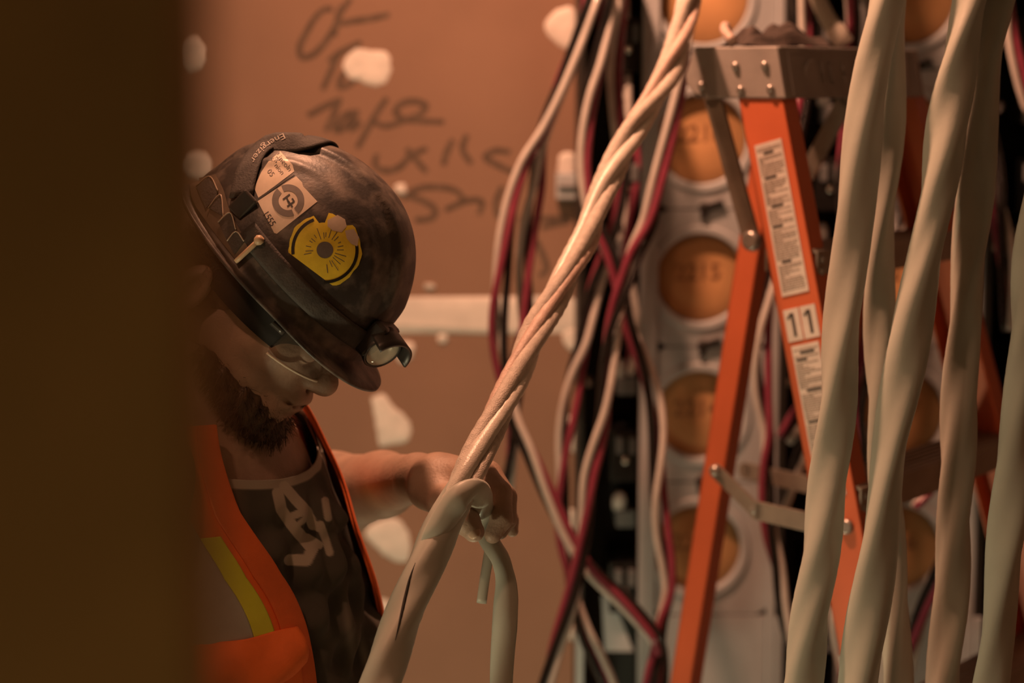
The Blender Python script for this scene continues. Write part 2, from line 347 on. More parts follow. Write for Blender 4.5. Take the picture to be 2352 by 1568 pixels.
    b.add([(xa + 0.004, FY + 0.05, z1), (xa + 0.022, FY + 0.05, z1), (xb + 0.004, FY + 0.04, z0), (xa + 0.010, FY + 0.04, z0), (xa + 0.004, FY + 0.055, z1), (xa + 0.022, FY + 0.055, z1), (xb + 0.004, FY + 0.045, z0), (xa + 0.010, FY + 0.045, z0)], [(0, 1, 2, 3), (7, 6, 5, 4), (0, 4, 5, 1), (1, 5, 6, 2), (2, 6, 7, 3), (3, 7, 4, 0)])
    b.build('lug_plate', 'grey_enamel', cab)
    if u == 0:
        ta, tb_ = PW(1282, 408, FY), PW(1330, 472, FY); MB().abox(ta[0], tb_[0] + 0.004, WY - 0.022, WY - 0.005, tb_[2], ta[2]).build('mounting_tab', 'grey_enamel', cab, 0.003)
        MB().abox(ta[0] + 0.004, tb_[0], WY - 0.028, WY - 0.021, tb_[2] + 0.018, ta[2] - 0.020).build('mounting_clip', 'grey_enamel_dark', cab, 0.002)
    MB().abox(gx0 - 0.001, gx0 + 0.012, FY - 0.012, FY + 0.02, zb, ls + 0.0).build('lower_flange', 'grey_enamel', cab, 0.002)
# ================================================================= wires in front of the gutters
def bundle(pts, desc, d, phase=0.0, pitch=0.42, rad=0.0085, colors=('white', 'black', 'red'), wr=0.0060, top=None, end=None, anchor=None):
    c = [P(x, y, d if not isinstance(d, (list, tuple)) else np.interp(y, d[0], d[1])) for x, y in pts]
    if top is not None: c = [np.array(q, float) for q in top] + c
    if end is not None: c = c + [np.array(q, float) for q in end]
    path = catmull(c, 0.012); T, N, B = frames(path, (0, -1, 0))
    s = np.concatenate([[0], np.cumsum(np.linalg.norm(np.diff(path, axis=0), axis=1))])
    wob = rng.uniform(0, 6.28, 4)
    if anchor is not None:      # the first colour lies at this angle (0 facing the room, 90 degrees to the left) at that place
        ia = int(np.argmin(np.linalg.norm(path - P(anchor[0], anchor[1], 3.04), axis=1))); phase = anchor[2] - 2 * math.pi * s[ia] / pitch - 0.6 * math.sin(s[ia] * 7 + wob[0])
    for k, colr in enumerate(colors):
        a = phase + 2 * math.pi * s / pitch + k * 2 * math.pi / max(3, len(colors)) + 0.6 * np.sin(s * 7 + wob[k % 4])
        rr = rad * (1 + 0.35 * np.sin(s * 9 + wob[(k + 1) % 4]))
        q = path + N * (np.cos(a) * rr)[:, None] + B * (np.sin(a) * rr)[:, None]
        o = MB().tube(q, wr, 10).build('electrical_wire', 'wire_' + colr, None, origin=q[-1])
        tag(o, '%s insulated wire %s' % (colr, desc), 'wire', 'loose insulated wires in front of the gutters')
CE = 2.95
gA = XatY(1400, 3.3)
bundle([(1362, -20), (1330, 90), (1285, 215), (1245, 300), (1203, 370), (1176, 450), (1160, 540), (1152, 640), (1147, 720), (1149, 800), (1158, 880), (1172, 960), (1215, 1040), (1262, 1140), (1310, 1240), (1360, 1315), (1425, 1380), (1480, 1440), (1500, 1465)],
       'in the leftmost loop, bowing out in front of the brown wall', 3.02, 3.6, 0.62, anchor=(1162, 520, 1.1), end=[P(1520, 1560, 3.08), P(1500, 1750, 3.1)], top=[(gA, 3.30, 2.6), P(1400, -150, 3.26)])
bundle([(1375, -30), (1325, 100), (1282, 200), (1258, 280), (1246, 350), (1238, 425), (1225, 480), (1212, 540), (1203, 620), (1204, 700), (1206, 760), (1196, 820), (1190, 900), (1184, 960), (1179, 1020), (1168, 1090), (1158, 1150)],
       'in the second loop, ending beside the gripping hand', 3.06, 1.2, 0.66, anchor=(1225, 480, 0.9), top=[(gA + 0.02, 3.30, 2.6), P(1410, -150, 3.27)])
bundle([(1398, -40), (1388, 60), (1374, 150), (1358, 215), (1346, 300), (1344, 380), (1352, 450), (1370, 520), (1400, 580), (1425, 650), (1448, 740), (1478, 820), (1498, 890), (1512, 980), (1516, 1060), (1517, 1140), (1524, 1220), (1536, 1300), (1538, 1360), (1518, 1430), (1508, 1500), (1494, 1570)],
       'crossing behind the twisted cable onto the round cardboard covers', 3.03, 5.2, 0.58, anchor=(1345, 340, 0.7), top=[(gA + 0.03, 3.31, 2.6), P(1415, -150, 3.27)], end=[P(1480, 1750, 3.06)])
bundle([(1425, -40), (1413, 70), (1409, 160), (1416, 250), (1424, 330), (1424, 420), (1412, 520), (1388, 600), (1366, 660), (1350, 730), (1340, 790), (1322, 850), (1308, 930), (1299, 1020), (1296, 1100), (1292, 1180), (1298, 1250), (1312, 1310), (1318, 1370), (1345, 1450), (1375, 1510), (1405, 1580)],
       'down the left side of the shadowed gutter, crossing its neighbours twice', 3.09, 2.4, 0.55, anchor=(1412, 200, 0.8), top=[(gA + 0.035, 3.32, 2.6), P(1430, -140, 3.27)], end=[P(1450, 1750, 3.1)])
bundle([(1592, -30), (1572, 110), (1554, 230), (1538, 320), (1516, 420), (1492, 510), (1456, 580), (1436, 650), (1419, 720), (1406, 800), (1396, 880), (1385, 950), (1367, 1020), (1353, 1090), (1348, 1170), (1338, 1250), (1322, 1330), (1300, 1400), (1273, 1480), (1250, 1570)],
       'sweeping from above the top cardboard cover down to the low left', 2.98, 0.4, 0.50, anchor=(1540, 300, 0.8), top=[(gA + 0.20, 2.90, CE)], end=[P(1225, 1700, 3.0)])
bundle([(1440, -40), (1432, 120), (1440, 260), (1452, 400), (1446, 520), (1440, 640), (1452, 760), (1440, 860)], 'hanging deep inside the first shadowed gutter', 3.24, 4.0, 0.5, colors=('red', 'white'), top=[(gA + 0.03, 3.33, 2.6)])
# wires in the middle gutter, seen between ladder rails and hanging cables
bundle([(1838, -40), (1846, 40), (1852, 100), (1846, 200), (1830, 320), (1800, 470), (1775, 620), (1752, 760), (1752, 900), (1762, 1000), (1756, 1060), (1758, 1150), (1768, 1230), (1785, 1300), (1800, 1400), (1822, 1500), (1850, 1600)],
       'in the middle gutter, threading behind the ladder spreader bars', 3.05, 0.2, 0.5, top=[(gA + 0.33, 3.31, 2.6), P(1845, -150, 3.27)], end=[P(1880, 1750, 3.1)])
bundle([(1952, -40), (1960, 60), (1952, 180), (1945, 300), (1935, 420), (1960, 560), (1978, 700), (1982, 820), (1975, 940), (1990, 1060), (1960, 1180), (1935, 1300), (1925, 1400), (1938, 1500), (1950, 1600)],
       'in the middle gutter, peeping out between the two near beige cables', 3.06, 2.1, 0.5, top=[(gA + 0.36, 3.31, 2.6), P(1925, -150, 3.27)], end=[P(1960, 1750, 3.1)])
bundle([(1800, 1010), (1840, 950), (1880, 900), (1900, 840)], 'short and stubby, slanting between ladder spreaders', 3.12, 1.0, 0.5, colors=('white', 'red'))
bundle([(1790, 1180), (1830, 1080), (1862, 1010)], 'slanting up past the upper spreader bar', 3.10, 1.0, 0.5, colors=('white', 'black'))
bundle([(2300, -40), (2320, 80), (2345, 160), (2380, 260)], 'at the top right corner beyond the hanging cables', 3.0, 0.0, 0.5)
bundle([(2270, 230), (2275, 340), (2290, 470), (2310, 600), (2318, 760)], 'in the dark gap at the far right, above the orange rail', 3.05, 1.5, 0.5)
bundle([(2300, 700), (2330, 640), (2365, 580)], 'slanting across the far right edge of the dark gap', 3.08, 1.5, 0.5, colors=('white',))
bundle([(2060, 545), (2078, 510), (2086, 470), (2080, 420)], 'curling beside the plate seen under the ladder cap', 3.08, 0.5, 0.5, colors=('white', 'black'))
bundle([(2095, 1160), (2118, 1135), (2140, 1105), (2150, 1060)], 'glimpsed just under the middle ladder step', 3.05, 0.5, 0.5, colors=('red', 'white'))
bundle([(2070, 1620), (2090, 1500), (2120, 1400), (2150, 1330), (2185, 1240)], 'leaning low down between the hanging cables', 3.0, 0.5, 0.5)
bundle([(2230, 960), (2222, 1000), (2212, 1040)], 'tiny bit shown above the middle ladder step by the orange rail', 3.05, 0.5, 0.5, colors=('white', 'black'))
# grey connector sleeve hanging above the ladder cap
q = catmull([P(1862, -60, 3.0), P(1880, 0, 2.98), P(1908, 55, 2.96), P(1936, 96, 2.95)], 0.01)
cs = empty('cable_connector', q[-1], 'thick grey cable end with a pale collar hanging above the ladder cap', 'connector')
MB().tube(q, 0.0125, 14).build('sleeve', 'jacket_inside', cs)
MB().tube(catmull([P(1916, 66, 2.955), P(1939, 100, 2.949)], 0.01), 0.0150, 14).build('collar', 'strand_pale', cs)

# ================================================================= beige jacketed cables hanging in front
def lobed(R, amp, n=30, flat=1.0, lobes=3):
    a = np.linspace(0, 2 * math.pi, n, endpoint=False); r = R * (1 + amp * np.cos(lobes * a))
    return np.stack([r * np.cos(a), r * np.sin(a) * flat], 1)
def hanging(pts, d, R, label, phase, pitch=0.55, top=True, amp=0.10, flat=0.86):
    c = [P(x, y, np.interp(y, d[0], d[1])) for x, y in pts]
    dirt = c[0] - c[1]; dirt = dirt / dirt[2]
    c = [c[0] + dirt * (CE - 0.001 - c[0][2])] + c
    e = c[-1] + (c[-1] - c[-2]) * 0.4; c += [e, np.array([e[0] + 0.02, e[1], 0.5]), np.array([e[0] + 0.05, e[1] - 0.02, R])]
    path = catmull(c, 0.012); s = np.concatenate([[0], np.cumsum(np.linalg.norm(np.diff(path, axis=0), axis=1))])
    base = lobed(R, amp, 30, flat)
    def sec(i, u):
        t = phase + 2 * math.pi * s[i] / pitch + 0.5 * math.sin(s[i] * 6.1 + phase); co, si = math.cos(t), math.sin(t); k = 1 + 0.05 * math.sin(s[i] * 23 + phase * 3)
        return (base * k) @ np.array([[co, si], [-si, co]])
    o = MB().sweep(path, sec).build('jacketed_cable', 'jacket_beige', None, origin=path[-1]); tag(o, label, 'cable', 'beige cables hanging in front of the ladder'); return o
dd = ([0, 800, 1568], [2.30, 2.27, 2.24])
hanging([(2042, -30), (2010, 120), (1990, 260), (1970, 420), (1950, 600), (1932, 780), (1922, 950), (1902, 1120), (1885, 1260), (1862, 1420), (1842, 1570)], dd, 0.0226, 'first hanging beige cable, crossing over the ladder number plates', 0.3)
hanging([(2052, -30), (2046, 120), (2040, 250), (2030, 380), (2022, 520), (2020, 660), (2026, 800), (2028, 950), (2030, 1100), (2042, 1250), (2054, 1400), (2062, 1570)], ([0, 1568], [2.36, 2.33]), 0.0194, 'second hanging beige cable, half hidden by the one slanting across it', 2.3)
hanging([(2236, -30), (2206, 120), (2180, 280), (2156, 420), (2124, 600), (2090, 760), (2066, 900), (2046, 1020), (2030, 1150), (2012, 1300), (1990, 1450), (1972, 1570)], ([0, 1568], [2.28, 2.22]), 0.0224, 'third hanging beige cable, slanting left across its neighbour', 4.4)
hanging([(2298, -30), (2268, 120), (2252, 280), (2240, 430), (2226, 600), (2212, 780), (2204, 950), (2196, 1100), (2190, 1250), (2180, 1400), (2166, 1570)], ([0, 1568], [2.32, 2.28]), 0.0210, 'fourth hanging beige cable, nearly upright over the right ladder steps', 1.4)
hanging([(2420, 100), (2400, 300), (2382, 500), (2366, 700), (2346, 900), (2328, 1080), (2310, 1250), (2294, 1420), (2276, 1570)], ([0, 1568], [2.27, 2.22]), 0.0214, 'fifth hanging beige cable, leaning in from the far right edge', 3.1)

# ================================================================= the cable being stripped
hp = [(1640, -140), (1592, -20), (1548, 130), (1500, 225), (1440, 320), (1388, 430), (1348, 540), (1300, 640), (1240, 750), (1195, 840), (1158, 920), (1112, 1015), (1072, 1100)]
hd = ([-140, 0, 540, 1100, 1568], [2.75, 2.66, 2.42, 2.155, 2.06])
hc = [P(x, y, np.interp(y, *hd)) for x, y in hp]
dirt = hc[0] - hc[1]; hc = [hc[0] + dirt / dirt[2] * (CE - 0.001 - hc[0][2])] + hc
low = [P(x, y, np.interp(y, *hd)) for x, y in [(1040, 1165), (1005, 1235), (962, 1330), (925, 1420), (895, 1500), (868, 1580)]]
down = low[-1] + (low[-1] - low[-2]) * 1.2
hold = empty('power_cable', (down[0], down[1] - 0.05, 0), 'twisted power cable with its beige jacket being peeled off by the gripping hand', 'cable')
path = catmull(hc + low[:4], 0.008); T, N, B = frames(path, (0, -1, 0)); s = np.concatenate([[0], np.cumsum(np.linalg.norm(np.diff(path, axis=0), axis=1))])
for k, mt in enumerate(('strand_pale', 'strand_cloth', 'strand_pink', 'strand_cloth')):
    a = 0.5 + 2 * math.pi * s / 0.46 + k * math.pi / 2 + 0.35 * np.sin(s * 17 + k * 2.1); rr = 0.0088 + 0.0012 * np.sin(s * 21 + k * 1.7)
    q = path + N * (np.cos(a) * rr)[:, None] + B * (np.sin(a) * rr)[:, None]
    rk = 0.0092 if k != 2 else 0.0075
    b = MB().tube(q, lambda i, u: rk * (1 + 0.04 * math.sin(s[i] * 400) + 0.06 * math.sin(s[i] * 37 + k)), 12); b.build('conductor_strand', mt, hold)
jp = catmull([P(1066, 1112, 2.150)] + low + [down, np.array([down[0] - 0.05, down[1], 0.45]), np.array([down[0] - 0.12, down[1] - 0.05, 0.022])], 0.008)
sj = np.concatenate([[0], np.cumsum(np.linalg.norm(np.diff(jp, axis=0), axis=1))])
jb = lobed(0.0208, 0.07, 32, 0.93)
def jsec(i, u):
    t = 0.9 + 2 * math.pi * sj[i] / 0.34; co, si = math.cos(t), math.sin(t); g = min(1.0, 0.80 + sj[i] * 3)
    return (jb * g) @ np.array([[co, si], [-si, co]])
jmb = MB().sweep(jp, jsec); JB = BVHTree.FromPolygons([Vector(v) for v in jmb.v], jmb.f); jmb.build('cable_jacket', 'jacket_beige', hold)
# dark slits where the jacket has been scored
def slit(pp, w):
    q = catmull(pp, 0.004); n = len(q); MB().tube(q, lambda i, u: w * math.sin(math.pi * min(max(u, 0.02), 0.98)) + 0.0002, 6).build('jacket_slit', 'slit_dark', hold)
def onj(x, y, lift=0.0):
    r = ray(x, y); r = r / np.linalg.norm(r); h = JB.ray_cast(Vector(CAM), Vector(r)); return np.array(h[0]) + r * lift if h[0] is not None else P(x, y, np.interp(y, *hd) - 0.02)
slit([onj(1046, 1124), onj(1030, 1152), onj(1016, 1180), onj(1008, 1204)], 0.0022)
slit([onj(954, 1292), onj(942, 1325), onj(932, 1365), onj(923, 1405), onj(915, 1440), onj(908, 1470)], 0.0016)
# the peeled jacket strip: over the thumb, through the fist, then hanging free
def strip(pts, widths, name, thick=0.0016, curl=0.35, face=None, mt='jacket_beige'):
    q = catmull([P(*p) for p in pts], 0.005); n = len(q); wi = np.interp(np.linspace(0, 1, n), np.linspace(0, 1, len(widths)), widths)
    T, N, B = frames(q, (0, -1, 0)); a = np.linspace(-1, 1, 13)
    tw = np.interp(np.linspace(0, 1, n), np.linspace(0, 1, len(face)), face) if face else np.zeros(n)
    def sec(i, u):
        th = a * curl * 2.2; R = wi[i] / (2 * max(curl * 2.2, 1e-3)); o_ = np.stack([R * (np.cos(th) - 1), R * np.sin(th)], 1); inn = np.stack([(R - thick) * np.cos(th) - R, (R - thick) * np.sin(th)], 1)[::-1]
        m = np.concatenate([o_, inn]); c, s_ = math.cos(tw[i]), math.sin(tw[i]); return m @ np.array([[c, s_], [-s_, c]])
    b = MB(); b.sweep(q, sec, True, True, (0, -1, 0), True, True); return b.build(name, mt, hold)
strip([(972, 1300, 2.114), (1000, 1236, 2.1065), (1034, 1174, 2.110), (1062, 1142, 2.112), (1090, 1134, 2.122), (1108, 1150, 2.152), (1114, 1180, 2.186), (1114, 1212, 2.206), (1128, 1246, 2.20), (1150, 1290, 2.18), (1160, 1340, 2.17), (1156, 1410, 2.16), (1150, 1480, 2.155), (1146, 1580, 2.15), (1144, 1700, 2.14)],
      [0.020, 0.034, 0.036, 0.036, 0.036, 0.034, 0.030, 0.026, 0.026, 0.034, 0.036, 0.034, 0.032, 0.032, 0.03], 'peeled_jacket', curl=0.5, face=[0.2, 0.1, 0, -0.2, -0.4, -0.3, 0, 0.2, 0.35, 0.3, 0.3, 0.3])
strip([(1128, 1235, 2.21), (1120, 1290, 2.215), (1112, 1340, 2.22), (1106, 1386, 2.222)], [0.012, 0.013, 0.013, 0.013], 'jacket_offcut', curl=0.4, mt='jacket_beige')
# ================================================================= orange step ladder
LA = math.radians(52)
ES = np.array([math.cos(LA), math.sin(LA), 0]); EN = np.array([math.sin(LA), -math.cos(LA), 0]); EZ = np.array([0, 0, 1.0])
L0 = P(1788, 106, 2.60); CT = L0[2]
def LP(s_, n_, z_): return np.array([L0[0], L0[1], 0]) + ES * s_ + EN * n_ + EZ * z_
def lpick(px, py, s_):
    r = ray(px, py); o = np.array([L0[0], L0[1], 0]); t = ((o - CAM).dot(ES) + s_) / r.dot(ES); q = CAM + t * r - o; return np.array([q.dot(EN), q[2]])
CL = 0.395; CH = 0.068
lad = empty('step_ladder', LP(CL / 2, 0, 0), 'orange fibreglass step ladder with grey cap and number 11 stickers', 'ladder')
# cap: end plates, skirt and top joined into one moulded part
b = MB()
def endplate(s0, s1):
    pr = [(-0.128, CT), (0.0, CT), (0.014, CT - CH), (-0.110, CT - CH), (-0.128, CT - CH + 0.006), (-0.140, CT - CH + 0.018), (-0.142, CT - CH + 0.030)]
    v = [LP(s0, n, z) for n, z in pr] + [LP(s1, n, z) for n, z in pr]; k = len(pr)
    b.add(v, [tuple(range(k)), tuple(range(2 * k - 1, k - 1, -1))] + [(j, k + j, k + (j + 1) % k, (j + 1) % k) for j in range(k)])
endplate(-0.003, 0.0015); endplate(CL - 0.0015, CL + 0.003)
b.add([LP(0, 0, CT), LP(CL, 0, CT), LP(CL, 0.014, CT - CH), LP(0, 0.014, CT - CH), LP(0, -0.004, CT), LP(CL, -0.004, CT), LP(CL, 0.010, CT - CH), LP(0, 0.010, CT - CH)], [(0, 1, 2, 3), (7, 6, 5, 4), (0, 4, 5, 1), (2, 6, 7, 3), (0, 3, 7, 4), (1, 5, 6, 2)])
b.box(LP(CL / 2, -0.064, CT - 0.003), ES * CL / 2, EN * 0.066, EZ * 0.003); b.box(LP(CL / 2, -0.128, CT - CH / 2), ES * CL / 2, EN * 0.002, EZ * CH / 2)
cap = b.build('ladder_cap', 'ladder_cap', lad, 0.002)
nf = lambda z: 0.014 * (CT - z) / CH
b = MB()      # raised frame and raised lettering strokes on the skirt
def on_skirt(s0, s1, z0, z1, t=0.002):
    zc = (z0 + z1) / 2; b.box(LP((s0 + s1) / 2, nf(zc) + t / 2, zc), ES * (s1 - s0) / 2, EN * t / 2, (EZ * 1 - EN * 0.2) * (z1 - z0) / 2)
on_skirt(0.02, CL - 0.02, CT - 0.008, CT - 0.004); on_skirt(0.02, CL - 0.02, CT - CH + 0.004, CT - CH + 0.009); on_skirt(0.018, 0.023, CT - CH + 0.004, CT - 0.004); on_skirt(CL - 0.026, CL - 0.020, CT - CH + 0.004, CT - 0.004)
b.build('skirt_border', 'ladder_cap', cap)
b = MB()
b.lathe(LP(0.075, nf(CT - 0.034) - 0.001, CT - 0.034), EN, [(0.017, 0), (0.017, 0.002), (0.015, 0.0026)], 24)
x = 0.105
for stx in ([(0, 0, 0, 1)], [(0, 0, 0, 1), (0, 1, 1, 1), (0, 0, 1, 0)], [(0, 0, 0, 1), (0, 1, 1, 1), (0, .5, .8, .5)], [(0, 0, 0, 1)], [(0, 0, 0, 1), (0, 0, 1, 0)], [(0, 0, 0, 1), (1, 0, 1, 1), (0, 1, 1, 1)]):
    for (x0, y0, x1, y1) in stx:
        on_skirt(x + 0.016 * min(x0, x1) - 0.002, x + 0.016 * max(x0, x1) + 0.002, CT - 0.046 + 0.024 * min(y0, y1) - 0.002, CT - 0.046 + 0.024 * max(y0, y1) + 0.002, 0.0025)
    x += 0.036 if len(stx) > 1 else 0.022
b.build('raised_lettering', 'ladder_cap', cap)
def rivet(px, py, s_, r=0.0075, par=cap):
    n, z = lpick(px, py, s_); MB().lathe(LP(s_, n, z), -ES, [(r, -0.002), (r, 0.001), (r * 0.8, 0.0035), (r * 0.4, 0.005)], 16).build('rivet', 'rivet_metal', par)
for (x, y) in ((1690, 152), (1757, 150), (1612, 197), (1702, 206), (1770, 204)): rivet(x, y, -0.003, 0.006)
# rails: web on the outside, two flanges pointing inward
FT, RTN = 0.272, 0.150
def rail(name, s_top, splay, n_top, lean, z_top, web, fl, m, side, t=0.004, z_end=0.03, parent=lad):
    A = (-EZ + EN * lean + ES * splay); A = A / np.linalg.norm(A)
    W = EN - A * A.dot(EN); W /= np.linalg.norm(W); S = np.cross(A, W); S = S if S.dot(ES) > 0 else -S
    top = LP(s_top, n_top, z_top); Ln = (z_top - z_end) / -A[2]
    b = MB(); c = top + A * Ln / 2
    b.box(c + S * side * t / 2, A * Ln / 2, W * web / 2, S * t / 2)
    for w in (-1, 1): b.box(c + S * side * fl / 2 + W * w * (web / 2 - t / 2), A * Ln / 2, W * t / 2, S * fl / 2)
    o = b.build(name, m, parent, 0.0012)
    return o, top, A, W, S, Ln
r1, T1, A1, W1, S1, Ln1 = rail('front_rail', 0.002, -0.066, -0.034, FT, CT - CH + 0.03, 0.066, 0.036, 'ladder_orange', 1)
r2, T2, A2, W2, S2, Ln2 = rail('front_rail', CL + 0.012, 0.092, -0.034, FT, CT - CH + 0.03, 0.066, 0.036, 'ladder_orange', -1)
r3, T3, A3, W3, S3, Ln3 = rail('rear_rail', 0.135, -0.020, -0.085, -RTN, CT - CH + 0.02, 0.036, 0.030, 'ladder_orange', 1)
r4, T4, A4, W4, S4, Ln4 = rail('rear_rail', CL + 0.0, 0.075, -0.055, -RTN, CT - CH + 0.02, 0.036, 0.030, 'ladder_orange', -1)
for (r_, T_, A_, W_, S_, L_, w_, f_, sd) in ((r1, T1, A1, W1, S1, Ln1, .066, .036, 1), (r2, T2, A2, W2, S2, Ln2, .066, .036, -1), (r3, T3, A3, W3, S3, Ln3, .036, .03, 1), (r4, T4, A4, W4, S4, Ln4, .036, .03, -1)):
    MB().box(T_ + A_ * (L_ - 0.02) + S_ * sd * f_ / 2, A_ * 0.030, W_ * (w_ / 2 + 0.004), S_ * (f_ / 2 + 0.004)).build('rubber_foot', 'latch_black', r_, 0.003)
def rail_at(T_, A_, z): return T_ + A_ * ((T_[2] - z) / -A_[2])
# metal sleeve on the near front rail just below the lower step line
zs = lpick(1940, 1462, 0)[1]; q = rail_at(T1, A1, zs - 0.055)
for w in (-1, 1):
    MB().box(q + S1 * -0.0015, A1 * 0.055, W1 * 0.0345, S1 * 0.0012).build('rail_sleeve', 'ladder_cap', r1, 0.001) if w < 0 else None
MB().box(q + W1 * 0.0345 + S1 * 0.018, A1 * 0.055, W1 * 0.0012, S1 * 0.019).build('rail_sleeve', 'ladder_cap', r1, 0.001)
# steps
z1s = lpick(1893, 575, 0.02)[1]
for i in range(6):
    z = z1s - 0.300 * i
    if z < 0.1: break
    a, c2 = rail_at(T1, A1, z) + S1 * 0.004, rail_at(T2, A2, z) - S2 * 0.004
    mid = (a + c2) / 2; hs = np.linalg.norm(c2 - a) / 2; b = MB()
    b.box(mid + EN * 0.002, ES * hs, EN * 0.038, EZ * 0.0018)
    b.box(mid + EN * 0.040 - EZ * 0.018, ES * hs, EN * 0.0018, EZ * 0.020); b.box(mid - EN * 0.036 - EZ * 0.014, ES * hs, EN * 0.0018, EZ * 0.015)
    for k in range(6): b.box(mid + EN * (-0.028 + 0.0125 * k) + EZ * 0.0028, ES * hs, EN * 0.0025, EZ * 0.0012)
    st = b.build('step', 'ladder_metal', lad, 0.0008)
    for sgn in (-1, 1):
        for k in (0, 1):
            MB().lathe(mid + ES * sgn * (hs - 0.012) + EN * 0.0415 - EZ * (0.010 + 0.016 * k), EN, [(0.006, -0.001), (0.006, 0.001), (0.003, 0.004)], 12).build('rivet', 'rivet_metal', st)
# bolts on the near rails
for (x, y, rr) in ((1963, 1210, 0.010), (1924, 1216, 0.010)):
    n, z = lpick(x, y, -0.02); MB().lathe(rail_at(T1, A1, z) + EN * 0 + W1 * (0.012 if x > 1940 else -0.020), -S1, [(rr, -0.002), (rr, 0.003), (rr * 0.7, 0.006)], 18).build('rail_bolt', 'rivet_metal', r1)
# stickers on the near front rail
def stick(z_hi, z_lo, w0, w1, name='label_sticker'):
    a, c2 = rail_at(T1, A1, z_hi), rail_at(T1, A1, z_lo); m = (a + c2) / 2 + W1 * (w0 + w1) / 2 - S1 * 0.0006
    o = MB().box(m, (c2 - a) / 2, W1 * (w1 - w0) / 2, S1 * 0.0006).build(name, 'sticker_white', r1); return o, a, c2
zz = lambda x, y: lpick(x, y, -0.01)[1]
def printed_lines(o, a, c2, w0, w1, spec):
    d = c2 - a
    for ink in ('sticker_ink', 'sticker_ink_pale'):
        b = MB(); any_ = False
        for (t0, t1, u0, u1, k) in spec:
            if (ink == 'sticker_ink') != (k == 1): continue
            any_ = True; p = a + d * (t0 + t1) / 2 + W1 * (w0 + (w1 - w0) * (u0 + u1) / 2) - S1 * 0.00135
            b.box(p, d * (t1 - t0) / 2, W1 * (w1 - w0) * (u1 - u0) / 2, S1 * 0.00015)
        if any_: b.build('fine_print', ink, o)['kind'] = 'stuff'
r_ = random.Random(4)
def fine(n, heads):
    sp = []; t = 0.03
    while t < 0.97:
        if any(abs(t - h) < 0.012 for h in heads): 
            u0 = r_.uniform(0.1, 0.3); sp.append((t, t + 0.018, u0, u0 + r_.uniform(0.35, 0.6), 1)); t += 0.03; continue
        u = 0.07
        while u < 0.9:
            e = min(0.93, u + r_.uniform(0.06, 0.2)); sp.append((t, t + 0.007, u, e, 0)); u = e + 0.03
            if r_.random() < 0.08: break
        t += 0.0145
    return sp
o, a, c2 = stick(zz(1760, 326), zz(1815, 672), -0.021, 0.020); printed_lines(o, a, c2, -0.021, 0.020, fine(30, (0.07, 0.22, 0.42, 0.55, 0.78)))
for k, (w0, w1) in enumerate(((-0.0235, -0.0005), (0.0015, 0.0245))):
    o, a, c2 = stick(zz(1820, 702), zz(1845, 776), w0, w1, 'number_sticker')
    ey = (a - c2); ln = np.linalg.norm(ey); ey /= ln
    # digit 1: stem and flag
    m = (a + c2) / 2 + W1 * ((w0 + w1) / 2 + 0.001) - S1 * 0.0014
    b = MB(); b.box(m, ey * ln * 0.36, W1 * 0.0022, S1 * 0.0002); fl = ey * 0.72 + W1 * 0.7; fl /= np.linalg.norm(fl); b.box(m + ey * (ln * 0.36 - 0.0035) - W1 * 0.0042, fl * 0.0045, np.cross(fl, S1) * 0.0016, S1 * 0.0002)
    b.build('digit_one', 'sticker_ink', o)
o, a, c2 = stick(zz(1850, 786), zz(1905, 1128), -0.021, 0.020); printed_lines(o, a, c2, -0.021, 0.020, fine(30, (0.05, 0.10, 0.30, 0.5, 0.7)))
# grey brace from the cap to the near rear rail
def bar(p, q, w, t, m='ladder_metal', name='brace_bar', par=lad, knob=True):
    p, q = np.asarray(p), np.asarray(q); d = q - p; ln = np.linalg.norm(d); d /= ln; side = np.cross(d, ES); side = side - ES * side.dot(ES); side /= np.linalg.norm(side); nn = np.cross(d, side)
    b = MB(); b.box((p + q) / 2, d * ln / 2, side * w / 2, nn * t / 2)
    for e in (p, q): b.lathe(e - nn * t / 2, nn, [(w / 2, 0), (w / 2, t)], 18)
    return b.build(name, m, par, 0.0006)
def lat(px, py, s_): n, z = lpick(px, py, s_); return LP(s_, n, z)
bar(lat(1638, 226, 0.03), lat(1728, 556, 0.072), 0.026, 0.006)
MB().lathe(lat(1730, 552, 0.066), -ES, [(0.014, 0), (0.014, 0.008), (0.010, 0.012)], 18).build('pivot', 'rivet_metal', lad)
bar(lat(1945, 226, CL - 0.14), lat(1856, 395, CL - 0.09), 0.026, 0.006)
# spreaders
sp1 = empty('spreader', lat(1645, 1082, 0.03)); sp1.parent = lad; sp1.matrix_parent_inverse = WM(lad).inverted()
bar(lat(1645, 1082, 0.035), lat(1740, 1176, 0.03), 0.020, 0.005, name='spreader_arm', par=sp1); bar(lat(1738, 1172, 0.022), lat(1880, 1204, 0.01), 0.026, 0.005, name='spreader_arm', par=sp1)
for (x, y) in ((1645, 1080), (1736, 1168)): MB().lathe(lat(x, y, 0.028), -ES, [(0.008, 0), (0.008, 0.006), (0.004, 0.009)], 14).build('rivet', 'rivet_metal', sp1)
sp2 = empty('spreader', lat(1710, 1085, 0.3)); sp2.parent = lad; sp2.matrix_parent_inverse = WM(lad).inverted()
bar(lat(1712, 1080, 0.33), lat(1890, 1120, 0.30), 0.026, 0.005, name='spreader_arm', par=sp2)
for e in (sp1, sp2): e['label'] = 'folding grey metal spreader bars'
